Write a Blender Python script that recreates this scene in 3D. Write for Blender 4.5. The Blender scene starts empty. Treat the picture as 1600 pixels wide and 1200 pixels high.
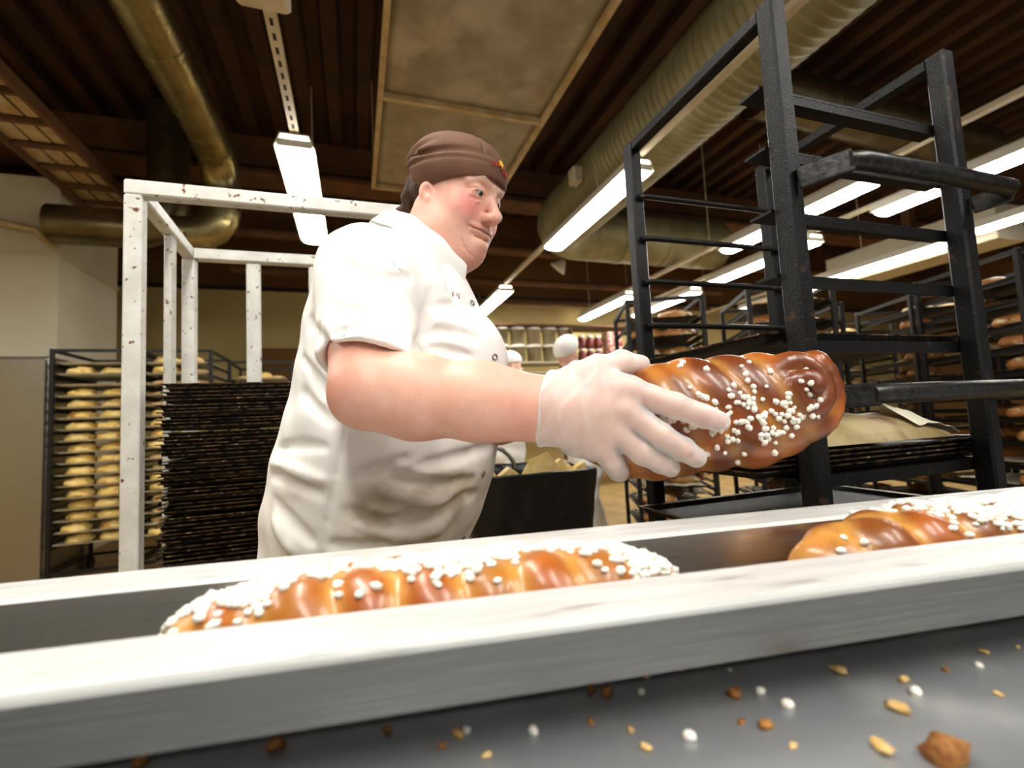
import bpy, bmesh, math, random
import numpy as np
from mathutils import Vector, Matrix, Euler, noise as mnoise

random.seed(7)
rng = np.random.default_rng(11)
scene = bpy.context.scene
COL = scene.collection

# ------------------------------------------------------------------ camera
CAM_H = 1.08
FPX = 735.0
cd = bpy.data.cameras.new('camera')
cam = bpy.data.objects.new('camera', cd)
COL.objects.link(cam)
CR = np.array([0.948, -0.315, -0.049]); CU = np.array([0.0217, -0.0873, 0.9959]); CB = np.array([-0.318, -0.945, -0.0756])
CB = CB / np.linalg.norm(CB); CR = CR - CB * CR.dot(CB); CR = CR / np.linalg.norm(CR); CU = np.cross(CB, CR)
cam.matrix_world = Matrix(((CR[0], CU[0], CB[0], 0), (CR[1], CU[1], CB[1], 0), (CR[2], CU[2], CB[2], CAM_H), (0, 0, 0, 1)))
cd.sensor_fit = 'HORIZONTAL'
cd.sensor_width = 36.0
cd.lens = 36.0 * FPX / 1600.0
cd.clip_start = 0.02
cd.dof.use_dof = True
cd.dof.focus_distance = 0.78
cd.dof.aperture_fstop = 3.4
scene.camera = cam

# ------------------------------------------------------------------ world, exposure
w = bpy.data.worlds.new('world'); scene.world = w
w.use_nodes = True
w.node_tree.nodes['Background'].inputs[0].default_value = (1.0, 0.98, 0.95, 1)
w.node_tree.nodes['Background'].inputs[1].default_value = 0.17
vs = scene.view_settings
vs.view_transform = 'Standard'; vs.look = 'None'; vs.exposure = 0.62; vs.gamma = 1.0; vs.use_curve_mapping = False
LAMP_STRENGTH = 23.0

cy_ = scene.cycles
cy_.max_bounces = 7; cy_.diffuse_bounces = 4; cy_.glossy_bounces = 3; cy_.transparent_max_bounces = 6

# ------------------------------------------------------------------ geometry helpers
CAMP = np.array([0, 0, CAM_H])
def _ray(px, py):
    return CR * (px - 800) - CU * (py - 600) - CB * FPX
def on_y(px, py, Y):
    r = _ray(px, py); return CAMP + r * (Y / r[1])
def on_z(px, py, Z):
    r = _ray(px, py); return CAMP + r * ((Z - CAM_H) / r[2])
def on_x(px, py, X):
    r = _ray(px, py); return CAMP + r * (X / r[0])
def at_d(px, py, D):
    return CAMP + _ray(px, py) * (D / FPX)

def srgb(h):
    if isinstance(h, str):
        h = h.lstrip('#'); c = [int(h[i:i + 2], 16) / 255 for i in (0, 2, 4)]
    else:
        c = h
    return tuple((x / 12.92 if x <= 0.04045 else ((x + 0.055) / 1.055) ** 2.4) for x in c) + (1.0,)

class MB:
    """collects verts / faces of one mesh"""
    def __init__(self):
        self.v = []; self.f = []; self.smooth = []
    def add(self, vs, fs, smooth=False):
        n = len(self.v)
        self.v += [tuple(map(float, p)) for p in vs]
        self.f += [tuple(i + n for i in f) for f in fs]
        self.smooth += [smooth] * len(fs)
        return self
    def box(self, c, s, rz=0, ch=0.0, R=None):
        x, y, z = s[0] / 2, s[1] / 2, s[2] / 2
        if ch <= 0:
            P = [(-x, -y, -z), (x, -y, -z), (x, y, -z), (-x, y, -z), (-x, -y, z), (x, -y, z), (x, y, z), (-x, y, z)]
            Fc = [(0, 3, 2, 1), (4, 5, 6, 7), (0, 1, 5, 4), (1, 2, 6, 5), (2, 3, 7, 6), (3, 0, 4, 7)]
        else:
            P = []; Fc = []
            for sz in (-1, 1):
                for (a, b) in ((-1, -1), (1, -1), (1, 1), (-1, 1)):
                    P += [(a * (x - ch), b * (y - ch), sz * z), (a * x, b * (y - ch), sz * (z - ch)), (a * (x - ch), b * y, sz * (z - ch))]
            I = lambda s_, k, t: (0 if s_ < 0 else 12) + k * 3 + t
            Fc.append(tuple(I(-1, k, 0) for k in (0, 3, 2, 1))); Fc.append(tuple(I(1, k, 0) for k in (0, 1, 2, 3)))
            ks = [(0, 1, 2), (1, 2, 1), (2, 3, 2), (3, 0, 1)]
            for a, b, t in ks:
                Fc.append((I(-1, a, t), I(-1, b, t), I(1, b, t), I(1, a, t)))
                Fc.append((I(-1, a, 0), I(-1, b, 0), I(-1, b, t), I(-1, a, t)))
                Fc.append((I(1, a, t), I(1, b, t), I(1, b, 0), I(1, a, 0)))
            for k in range(4):
                q = 1 if k % 2 == 0 else 2
                Fc.append((I(-1, k, 1), I(-1, k, 2), I(1, k, 2), I(1, k, 1)))
                Fc.append((I(-1, k, 0), I(-1, k, 2), I(-1, k, 1))); Fc.append((I(1, k, 0), I(1, k, 1), I(1, k, 2)))
        if R is None:
            cz, sn = math.cos(rz), math.sin(rz)
            P = [(c[0] + p[0] * cz - p[1] * sn, c[1] + p[0] * sn + p[1] * cz, c[2] + p[2]) for p in P]
        else:
            P = [tuple(np.array(c) + R @ np.array(p)) for p in P]
        return self.add(P, Fc)
    def bar(self, a, b, w, h, up=(0, 0, 1), ch=0.0):
        a = np.array(a, float); b = np.array(b, float); d = b - a; L = np.linalg.norm(d); d /= L
        u = np.array(up, float)
        if abs(u.dot(d)) > 0.98: u = np.array((0, 1.0, 0))
        s = np.cross(d, u); s /= np.linalg.norm(s); u = np.cross(s, d)
        return self.box((a + b) / 2, (L, w, h), R=np.stack([d, s, u], 1), ch=ch)
    def tube(self, pts, r, n=12, caps=True, smooth=True):
        pts = [np.array(p, float) for p in pts]; m = len(pts)
        rs = r if isinstance(r, (list, tuple, np.ndarray)) else [r] * m
        T = [pts[min(i + 1, m - 1)] - pts[max(i - 1, 0)] for i in range(m)]
        T = [t / (np.linalg.norm(t) + 1e-9) for t in T]
        ref = np.array((0, 0, 1.0)) if abs(T[0][2]) < 0.9 else np.array((1.0, 0, 0))
        s = np.cross(T[0], ref); s /= np.linalg.norm(s)
        V = []; Fc = []
        for i in range(m):
            s = s - T[i] * s.dot(T[i]); s /= np.linalg.norm(s); u = np.cross(T[i], s)
            for k in range(n):
                a = 2 * math.pi * k / n
                V.append(pts[i] + rs[i] * (s * math.cos(a) + u * math.sin(a)))
        for i in range(m - 1):
            for k in range(n):
                Fc.append((i * n + k, i * n + (k + 1) % n, (i + 1) * n + (k + 1) % n, (i + 1) * n + k))
        self.add(V, Fc, smooth)
        if caps:
            self.add([V[k] for k in range(n)], [tuple(reversed(range(n)))]); self.add([V[(m - 1) * n + k] for k in range(n)], [tuple(range(n))])
        return self
    def lathe(self, prof, c=(0, 0, 0), n=24, smooth=True):
        V = []; Fc = []; m = len(prof)
        for (r, z) in prof:
            for k in range(n):
                a = 2 * math.pi * k / n
                V.append((c[0] + r * math.cos(a), c[1] + r * math.sin(a), c[2] + z))
        for i in range(m - 1):
            for k in range(n):
                Fc.append((i * n + k, i * n + (k + 1) % n, (i + 1) * n + (k + 1) % n, (i + 1) * n + k))
        return self.add(V, Fc, smooth)
    def extrude_profile(self, prof, a, b, closed=False):
        """profile points are 3D offsets; swept from a to b"""
        a = np.array(a, float); b = np.array(b, float); n = len(prof)
        V = [a + np.array(p) for p in prof] + [b + np.array(p) for p in prof]
        Fc = [(i, (i + 1) % n, n + (i + 1) % n, n + i) for i in range(n if closed else n - 1)]
        if closed:
            Fc += [tuple(reversed(range(n))), tuple(range(n, 2 * n))]
        return self.add(V, Fc)
    def mesh(self, name):
        me = bpy.data.meshes.new(name)
        me.from_pydata(self.v, [], self.f)
        me.polygons.foreach_set('use_smooth', self.smooth)
        me.update()
        return me
    def build(self, name, mat, parent=None, loc=None, world=False):
        if world and parent is not None:
            mi = WM[parent.name].inverted()
            self.v = [tuple(mi @ Vector(p)) for p in self.v]
        return link(name, self.mesh(name), mat, parent, loc)

WM = {}
def link(name, me, mat, parent=None, loc=None, rot=None):
    o = bpy.data.objects.new(name, me)
    COL.objects.link(o)
    if mat is not None and len(me.materials) == 0:
        for m in (mat if isinstance(mat, (list, tuple)) else [mat]): me.materials.append(m)
    if parent is not None: o.parent = parent
    if loc is not None: o.location = loc
    if rot is not None: o.rotation_euler = rot
    reg(o)
    return o
def reg(o):
    L = Matrix.Translation(o.location) @ o.rotation_euler.to_matrix().to_4x4() @ Matrix.Diagonal((*o.scale, 1))
    WM[o.name] = (WM[o.parent.name] @ L) if o.parent is not None else L
def thing(name, label, cat, loc=(0, 0, 0), rz=0, group=None, rot=None):
    o = bpy.data.objects.new(name, None)
    COL.objects.link(o)
    o.empty_display_size = 0.05
    o.location = loc; o.rotation_euler = rot if rot is not None else (0, 0, rz)
    reg(o)
    return tag(o, label, cat, group)
def tag(o, label=None, cat=None, group=None, kind=None):
    if label: o['label'] = label
    if cat: o['category'] = cat
    if group: o['group'] = group
    if kind: o['kind'] = kind
    return o
def struct(o):
    o['kind'] = 'structure'; return o
def dup(o, loc, rot=None, label=None, group=None):
    c = o.copy(); COL.objects.link(c); c.location = loc
    if rot is not None: c.rotation_euler = rot
    if label: c['label'] = label
    if group: c['group'] = group
    reg(c)
    for ch in list(o.children):
        k = ch.copy(); COL.objects.link(k); k.parent = c; reg(k)
        for g in list(ch.children):
            q = g.copy(); COL.objects.link(q); q.parent = k; reg(q)
    return c

# ------------------------------------------------------------------ materials
def nt(name):
    m = bpy.data.materials.new(name); m.use_nodes = True
    t = m.node_tree
    return m, t, t.nodes['Principled BSDF']
def N(t, typ, **kw):
    n = t.nodes.new(typ)
    for k, v in kw.items(): setattr(n, k, v)
    return n
def pm(name, c1, rough=0.5, metal=0.0, c2=None, scale=20, detail=5, lo=0.35, hi=0.65, bump=0.0, bscale=None, stretch=None, rvar=0.0,
       c3=None, s3=8, lo3=0.6, hi3=0.7, coat=0.0, sss=0.0, spec=None):
    """principled with noise colour variation c1->c2, optional blotches c3, bump and roughness variation"""
    m, t, p = nt(name)
    p.inputs['Base Color'].default_value = srgb(c1)
    p.inputs['Roughness'].default_value = rough; p.inputs['Metallic'].default_value = metal
    if coat: p.inputs['Coat Weight'].default_value = coat; p.inputs['Coat Roughness'].default_value = 0.2
    if sss:
        p.inputs['Subsurface Weight'].default_value = sss; p.inputs['Subsurface Radius'].default_value = (0.012, 0.005, 0.003)
    if spec is not None: p.inputs['Specular IOR Level'].default_value = spec
    tc = N(t, 'ShaderNodeTexCoord')
    src = tc.outputs['Object']
    oi = N(t, 'ShaderNodeObjectInfo'); va_ = N(t, 'ShaderNodeVectorMath', operation='MULTIPLY_ADD')
    cb_ = N(t, 'ShaderNodeCombineXYZ')
    for q_ in range(3): t.links.new(oi.outputs['Random'], cb_.inputs[q_])
    va_.inputs[1].default_value = (17.3, 9.1, 13.7); t.links.new(cb_.outputs[0], va_.inputs[0]); t.links.new(src, va_.inputs[2]); src = va_.outputs[0]
    if stretch:
        mp = N(t, 'ShaderNodeMapping'); mp.inputs['Scale'].default_value = stretch
        t.links.new(src, mp.inputs[0]); src = mp.outputs[0]
    nz = N(t, 'ShaderNodeTexNoise'); nz.inputs['Scale'].default_value = scale; nz.inputs['Detail'].default_value = detail
    t.links.new(src, nz.inputs['Vector'])
    colout = None
    if c2 is not None:
        r = N(t, 'ShaderNodeValToRGB'); r.color_ramp.elements[0].position = lo; r.color_ramp.elements[1].position = hi
        r.color_ramp.elements[0].color = srgb(c1); r.color_ramp.elements[1].color = srgb(c2)
        t.links.new(nz.outputs['Fac'], r.inputs[0]); colout = r.outputs[0]
        t.links.new(colout, p.inputs['Base Color'])
    if c3 is not None:
        n3 = N(t, 'ShaderNodeTexNoise'); n3.inputs['Scale'].default_value = s3; n3.inputs['Detail'].default_value = 6
        t.links.new(src, n3.inputs['Vector'])
        r3 = N(t, 'ShaderNodeValToRGB'); r3.color_ramp.elements[0].position = lo3; r3.color_ramp.elements[1].position = hi3
        r3.color_ramp.elements[0].color = (0, 0, 0, 1); r3.color_ramp.elements[1].color = (1, 1, 1, 1)
        t.links.new(n3.outputs['Fac'], r3.inputs[0])
        mx = N(t, 'ShaderNodeMix', data_type='RGBA'); t.links.new(r3.outputs[0], mx.inputs[0])
        if colout is not None: t.links.new(colout, mx.inputs[6])
        else: mx.inputs[6].default_value = srgb(c1)
        mx.inputs[7].default_value = srgb(c3)
        t.links.new(mx.outputs[2], p.inputs['Base Color'])
    if rvar:
        mr = N(t, 'ShaderNodeMapRange'); mr.inputs[1].default_value = 0.3; mr.inputs[2].default_value = 0.7
        mr.inputs[3].default_value = max(0.02, rough - rvar); mr.inputs[4].default_value = min(1, rough + rvar)
        t.links.new(nz.outputs['Fac'], mr.inputs[0]); t.links.new(mr.outputs[0], p.inputs['Roughness'])
    if bump:
        nb = nz
        if bscale:
            nb = N(t, 'ShaderNodeTexNoise'); nb.inputs['Scale'].default_value = bscale; nb.inputs['Detail'].default_value = 4
            t.links.new(src, nb.inputs['Vector'])
        b = N(t, 'ShaderNodeBump'); b.inputs['Strength'].default_value = bump; b.inputs['Distance'].default_value = 0.005
        t.links.new(nb.outputs['Fac'], b.inputs['Height']); t.links.new(b.outputs[0], p.inputs['Normal'])
    return m
def emit(name, col, strength):
    m = bpy.data.materials.new(name); m.use_nodes = True; t = m.node_tree
    t.nodes.remove(t.nodes['Principled BSDF'])
    e = N(t, 'ShaderNodeEmission'); e.inputs[0].default_value = srgb(col); e.inputs[1].default_value = strength
    t.links.new(e.outputs[0], t.nodes['Material Output'].inputs[0])
    return m

M = {}
M['ceil'] = pm('ceiling_sheet', '#4a2b0c', 0.75, c2='#35200b', scale=3, bump=0.1)
M['beam'] = pm('brown_beam', '#6e4722', 0.7, c2='#53351a', scale=5)
M['wall'] = pm('cream_wall', '#cbb67a', 0.85, c2='#bda76a', scale=1.5)
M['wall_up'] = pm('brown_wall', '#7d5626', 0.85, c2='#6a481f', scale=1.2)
M['cream_panel'] = pm('cream_panel', '#d6cdb4', 0.6, c2='#c9bfa4', scale=2)
M['floor'] = pm('floor_tile', '#a98a58', 0.55, c2='#8f7346', scale=4, rvar=0.1)
M['steel'] = pm('brushed_steel', '#b9b7b2', 0.33, 1.0, c2='#a5a39e', scale=8, stretch=(1, 60, 60), rvar=0.07, lo=0.3, hi=0.7)
M['rimsteel'] = pm('scuffed_steel', '#e0dfdc', 0.42, 0.25, c2='#c9c8c4', scale=26, detail=9, stretch=(0.35, 3, 3), rvar=0.12, c3='#a3a29d', s3=30, lo3=0.60, hi3=0.72, bump=0.03)
M['skirt'] = pm('skirt_steel', '#8f8e8b', 0.30, 0.95, c2='#7f7e7b', scale=8, stretch=(1, 50, 50), rvar=0.06, lo=0.3, hi=0.7)
M['counter'] = pm('counter_steel', '#b4b6b9', 0.40, 0.7, c2='#9fa1a4', scale=7, stretch=(1, 1, 1), rvar=0.1, c3='#c4c4c0', s3=14, lo3=0.5, hi3=0.75)
M['black'] = pm('black_rack_steel', '#1b1a1a', 0.38, 0.5, c2='#0e0e0e', scale=330, detail=6, bump=0.30, c3='#4a3527', s3=40, lo3=0.64, hi3=0.72)
M['handle'] = pm('worn_dark_steel', '#454341', 0.34, 0.8, c2='#2b2a29', scale=90, detail=6, bump=0.12)
M['black_far'] = pm('dark_rack_steel', '#241f1c', 0.5, 0.4, c2='#15120f', scale=30)
M['tray'] = pm('burnt_tray', '#241b12', 0.55, 0.35, c2='#0f0b08', scale=70, detail=6, c3='#6b4a25', s3=60, lo3=0.6, hi3=0.72, bump=0.3)
M['tray_edge'] = pm('worn_tray_rim', '#6a5238', 0.35, 0.7, c2='#191109', scale=55, detail=6, lo=0.42, hi=0.58, c3='#c9b48a', s3=48, lo3=0.62, hi3=0.7)
M['white_paint'] = pm('chipped_white_paint', '#e3e2db', 0.5, c2='#cfcdc3', scale=14, c3='#6b3d1e', s3=55, lo3=0.64, hi3=0.69, bump=0.15)
M['duct_pale'] = pm('pale_spiral_duct', '#9c946c', 0.5, 0.35, c2='#877e58', scale=5)
M['duct'] = pm('galvanised_duct', '#a8996a', 0.3, 0.9, c2='#8d7f55', scale=6, rvar=0.08)
M['duct_dark'] = pm('dull_duct', '#7d7152', 0.35, 0.85, c2='#665b3d', scale=6)
M['lampwhite'] = pm('white_enamel', '#e6e0cf', 0.4)
M['rail'] = pm('painted_rail', '#d8ccb0', 0.5, c2='#c4b797', scale=9)
M['hole'] = pm('dark_slot', '#2a1a0c', 0.9)
M['tube'] = emit('fluorescent_tube', (1.0, 0.99, 0.965), LAMP_STRENGTH)
M['plastic_sheet'] = pm('dusty_filter_sheet', '#a49880', 0.35, c2='#8e8166', scale=5, bump=0.25, bscale=3, c3='#b9ae96', s3=3, lo3=0.5, hi3=0.7)
M['tan_frame'] = pm('tan_frame', '#b3915a', 0.5, c2='#c9b68c', scale=9)
M['paper'] = pm('baking_paper', '#f0e8cf', 0.6, c2='#e2d5b0', scale=10)
M['paper_stain'] = pm('stained_baking_paper', '#b9a67c', 0.55, c2='#9c8759', scale=12, c3='#6a3f20', s3=9, lo3=0.56, hi3=0.68, bump=0.2)
M['bun'] = pm('pale_yellow_bun', '#dfb85c', 0.5, c2='#efd58c', scale=14, c3='#a8651f', s3=12, lo3=0.58, hi3=0.7)
M['bun_dark'] = pm('toasted_loaf', '#9a5c2a', 0.5, c2='#c58a4a', scale=14, c3='#e6d3a8', s3=20, lo3=0.55, hi3=0.66)
M['cookie'] = pm('pale_flatbread', '#dcbf8a', 0.6, c2='#b98a52', scale=22)
M['sugar'] = pm('pearl_sugar', '#f7f2e6', 0.6, sss=0.25, spec=0.4)
M['crumb'] = pm('brown_crumb', '#7a4318', 0.75, c2='#b07a38', scale=120, bump=0.5)
M['crumb_pale'] = pm('pale_crumb', '#c69a52', 0.75, c2='#e0c084', scale=120, bump=0.5)
# ================================================================== setting
CEIL = 4.2; WALL_Y = 7.7
mb = MB(); mb.box((4.0, 2.5, -0.05), (17.2, 11.0, 0.1)); struct(mb.build('floor', M['floor']))
# trapezoidal roof decking, ribs running in depth
mb = MB(); pr = []; x = -4.5; pitch = 0.27
while x < 12.5:
    pr += [(x, 0, 0.0), (x + 0.11, 0, 0.0), (x + 0.14, 0, 0.10), (x + pitch - 0.03, 0, 0.10)]; x += pitch
top = [(p[0], 0, 0.16) for p in reversed(pr)]
mb.extrude_profile(pr + [(pr[-1][0], 0, 0.16), (pr[0][0], 0, 0.16)], (0, -3.0, CEIL), (0, WALL_Y + 0.2, CEIL), closed=True)
struct(mb.build('ceiling', M['ceil']))
mb = MB(); mb.box((4.0, WALL_Y + 0.1, 1.6), (17, 0.2, 3.2)); struct(mb.build('wall_far', M['wall']))
mb = MB(); mb.box((4.0, WALL_Y + 0.12, 3.7), (17, 0.2, 1.0)); struct(mb.build('wall_far_upper_shaded', M['wall_up']))  # shade above the lamps is put into this browner wall colour
mb = MB(); mb.box((4.0, WALL_Y - 0.03, 3.2), (17, 0.06, 0.05)); struct(mb.build('trim_1', M['hole']))
mb = MB(); mb.box((-4.55, 2.4, 2.1), (0.1, 10.8, 4.2)); struct(mb.build('wall_left', M['wall']))
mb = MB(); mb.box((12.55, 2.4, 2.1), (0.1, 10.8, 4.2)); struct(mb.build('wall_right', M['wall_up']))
# dark board low on the far wall, left of the woman's back
mb = MB(); mb.box((-0.3, WALL_Y - 0.05, 2.05), (2.2, 0.08, 0.5)); struct(mb.build('trim_2', M['wall_up']))
# roof beams across
for i, (y, z0, z1, wd) in enumerate(((5.35, 3.72, 4.2, 0.24), (6.65, 3.62, 4.2, 0.16))):
    b = MB(); b.box((4.0, y, z0 + 0.02), (17, wd * 1.4, 0.04)); b.box((4.0, y, (z0 + z1) / 2), (17, wd * 0.35, z1 - z0 - 0.02))
    b.box((4.0, y, z0 + 0.14), (17, wd * 0.9, 0.03))
    struct(b.build('trim_%d' % (i + 3), M['beam']))
# cream proofing-room block on the left
mb = MB(); mb.box((-3.5, 5.75, 1.72), (2.0, 1.1, 3.44)); mb.box((-3.5, 5.75, 3.455), (2.02, 1.12, 0.03))
mb.box((-2.49, 5.75, 2.75), (0.02, 1.08, 0.02)); mb.box((-3.5, 5.195, 2.75), (2.0, 0.02, 0.02))
struct(mb.build('wall_room', M['cream_panel']))
t = thing('steel_cabinet', 'tall brushed steel cabinet at the far left beside the loaded rack', 'cabinet', (-2.63, 4.70, 0))
mb = MB(); mb.box((0, 0.08, 0.86), (0.9, 0.66, 1.74), ch=0.01); mb.build('body', M['steel'], t)
mb = MB(); mb.box((0, -0.262, 0.86), (0.88, 0.025, 1.70), ch=0.006); d = mb.build('door', M['steel'], t)
mb = MB(); mb.tube([(-0.34, -0.28, 0.75), (-0.34, -0.31, 0.77), (-0.34, -0.31, 1.03), (-0.34, -0.28, 1.05)], 0.01, 8); mb.build('handle', M['steel'], d)

# pale pipes on the room block and brown pipe
mb = MB(); mb.tube([(-2.9, 5.1, 3.0), (-2.62, 5.1, 2.95), (-2.5, 5.1, 2.8)], 0.03, 8)
tag(mb.build('pipe', M['tan_frame']), 'short bent tan pipe at the top of the cream room', 'pipe')

# ------------------------------------------------------------------ ducts
def arc(c, a, b, n=8):
    """quarter bend from c+a to c+b"""
    c = np.array(c); a = np.array(a); b = np.array(b)
    return [c + a * math.cos(t) + b * math.sin(t) for t in np.linspace(0, math.pi / 2, n)]
def duct(name, label, runs, mat, bands=()):
    root = thing(name, label, 'duct', tuple(runs[0][0][0]))
    for pn, pts, r in [(('section' if k == 0 else 'bend' if len(q[0]) > 4 else 'section'), q[0], q[1]) for k, q in enumerate(runs)]:
        b = MB(); b.tube(pts, r, 24); b.build(pn, mat, root, world=True)
    for (c, ax, r) in bands:
        c = np.array(c, float); ax = np.array(ax, float)
        b = MB(); b.tube([c - ax * 0.02, c + ax * 0.02], r, 24); b.build('joint_band', mat, root, world=True)
    return root
DX = -1.08; DZ = 3.5
duct('ventilation_duct', 'long shiny round duct running overhead at the left, bending down at its end',
     [([(DX, 0.2, DZ), (DX, 4.35, DZ)], 0.15),
      (arc((DX, 4.35, DZ - 0.3), (0, 0, 0.3), (0, 0.3, 0), 9), 0.15),
      ([(DX, 4.65, DZ - 0.3), (DX, 4.65, 3.08)], 0.15),
      (arc((DX - 0.25, 4.65, 3.08), (0.25, 0, 0), (0, 0, -0.25), 5), 0.152),
      ([(DX - 0.25, 4.65, 2.83), (DX - 0.4, 4.65, 2.83)], 0.15)],
     M['duct'], [((DX, 3.2, DZ), (0, 1, 0), 0.156), ((DX, 4.33, DZ), (0, 1, 0), 0.156), ((DX, 4.65, 3.12), (0, 0, 1), 0.156)])
duct('vertical_duct', 'dark upright duct dropping from the roof behind the white rack', [([(-1.6, 5.0, 4.15), (-1.6, 5.0, 3.25)], 0.17),
     (arc((-1.88, 5.0, 3.25), (0.28, 0, 0), (0, 0, -0.28), 7), 0.17), ([(-1.88, 5.0, 2.97), (-2.46, 5.0, 2.97)], 0.17)],
     M['duct_dark'], [((-1.6, 5.0, 3.35), (0, 0, 1), 0.177), ((-1.6, 5.0, 3.66), (0, 0, 1), 0.177)])
# spiral duct overhead on the right: many thin rings on one tube
root = thing('spiral_duct', 'large pale spiral-wound duct running overhead above the black rack', 'duct', (2.24, 0.0, 3.24))
y = -1.0; SZ = 3.24
pts = []; rs = []
while y < 4.5:
    pts += [(2.24, y + q_, SZ) for q_ in (0, 0.03, 0.035, 0.05, 0.055)]
    rs += [0.30, 0.30, 0.3035, 0.3035, 0.30]; y += 0.06
mb = MB(); mb.tube(pts, rs, 28); mb.build('section', M['duct_pale'], root, world=True)
mb = MB(); mb.tube(arc((2.64, 4.5, SZ), (-0.4, 0, 0), (0, 0.4, 0), 8), 0.302, 24); mb.build('bend', M['duct_pale'], root, world=True)
mb = MB(); mb.tube([(2.64, 4.9, SZ), (4.6, 4.9, SZ)], 0.30, 24); mb.build('branch', M['duct_pale'], root, world=True)
for x in (3.1, 3.7, 4.2):
    mb = MB(); mb.tube([(x - 0.02, 4.9, SZ), (x + 0.02, 4.9, SZ)], 0.31, 24); mb.build('joint_band', M['duct_pale'], root, world=True)
duct('branch_duct', 'brown-lit lateral duct under the roof at the upper right', [([(3.4, 3.0, 3.85), (6.5, 3.0, 3.75)], 0.22)], M['duct_dark'], [((4.2, 3.0, 3.83), (1, 0, 0), 0.227), ((5.2, 3.0, 3.79), (1, 0, 0), 0.227)])

# ------------------------------------------------------------------ cable ladder top left
root = thing('cable_ladder', 'rusty cable ladder with yellowed panels at the upper left', 'ladder', (-2.2, 3.6, 3.35))
for dx in (-0.21, 0.21):
    mb = MB(); mb.box((dx, 0.4, 0), (0.035, 4.2, 0.09)); mb.build('side_rail', M['beam'], root)
for k in range(13):
    mb = MB(); mb.box((0, -1.55 + k * 0.33, -0.02), (0.42, 0.03, 0.03)); mb.build('rung', M['beam'], root)
for k in range(12):
    for dx in (-0.135, 0, 0.135):
        mb = MB(); mb.box((dx, -1.385 + k * 0.33, 0.01), (0.115, 0.28, 0.012)); mb.build('panel', M['tan_frame'], root)
for yy in (-1.0, 2.0):
    for dx in (-0.21, 0.21):
        mb = MB(); mb.box((dx, yy, 0.44), (0.015, 0.015, 0.82)); mb.build('hanger', M['beam'], root)

# ------------------------------------------------------------------ hanging filter panel
root = thing('ceiling_filter_panel', 'large dusty translucent panel in a tan frame hanging above the woman', 'panel', (0.8, 2.5, 3.3))
X0, X1 = 0.21, 1.38; YS = (0.6, 1.85, 3.1, 4.36)
for xx in (X0, X1):
    mb = MB(); mb.box((xx, (YS[0] + YS[-1]) / 2, 3.3), (0.035, YS[-1] - YS[0] + 0.035, 0.05)); mb.build('frame_bar', M['tan_frame'], root, world=True)
for yy in YS:
    mb = MB(); mb.box(((X0 + X1) / 2, yy, 3.3), (X1 - X0 - 0.035, 0.035, 0.05)); mb.build('cross_bar', M['tan_frame'], root, world=True)
for k in range(3):
    mb = MB(); nx, ny = 24, 26; V = []
    xs = np.linspace(X0 + 0.02, X1 - 0.02, nx); ys = np.linspace(YS[k] + 0.02, YS[k + 1] - 0.02, ny)
    for yy in ys:
        for xx in xs:
            e = min(xx - xs[0], xs[-1] - xx, yy - ys[0], ys[-1] - yy)
            V.append((xx, yy, 3.318 + 0.02 * min(1, e / 0.1) * (mnoise.noise(Vector((xx * 3, yy * 2.2, 3 + k))) + 0.25)))
    mb.add(V, [(j * nx + i, j * nx + i + 1, (j + 1) * nx + i + 1, (j + 1) * nx + i) for j in range(ny - 1) for i in range(nx - 1)], True)
    o = mb.build('sheet', M['plastic_sheet'], root, world=True)
    md = o.modifiers.new('t', 'SOLIDIFY'); md.thickness = 0.004
for xx in (X0, X1):
    for yy in (1.0, 4.2):
        mb = MB(); mb.box((xx, yy, 3.76), (0.01, 0.01, 0.88)); mb.build('hanger', M['tan_frame'], root, world=True)

# ------------------------------------------------------------------ fluorescent lamps and rails
def make_lamp(w=0.23, n_tube=2, L=1.55):
    t = thing('fluorescent_lamp', 'x', 'lamp', (0, 0, 2.8))
    b = MB(); h = 0.07
    prof = [(-w / 2, 0, -0.012), (-w * 0.36, 0, h), (w * 0.36, 0, h), (w / 2, 0, -0.012), (w / 2 - 0.006, 0, -0.012), (w * 0.33, 0, h - 0.01), (-w * 0.33, 0, h - 0.01), (-w / 2 + 0.006, 0, -0.012)]
    b.extrude_profile(prof, (0, -L / 2, 0), (0, L / 2, 0), closed=True); b.build('housing', M['lampwhite'], t)
    for s in (-1, 1):
        b = MB(); b.box((0, s * (L / 2 - 0.012), 0.012), (w * 0.86, 0.024, 0.05), ch=0.005); b.build('end_cap', M['lampwhite'], t)
    b = MB(); ww = w * 0.42
    pr = [(ww * math.cos(a), 0, -0.02 + 0.025 * -math.sin(a)) for a in np.linspace(0, math.pi, 7)]
    b.extrude_profile(pr, (0, -L / 2 + 0.026, 0), (0, L / 2 - 0.026, 0), closed=True); b.build('diffuser', M['tube'], t)
    return t
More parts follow.
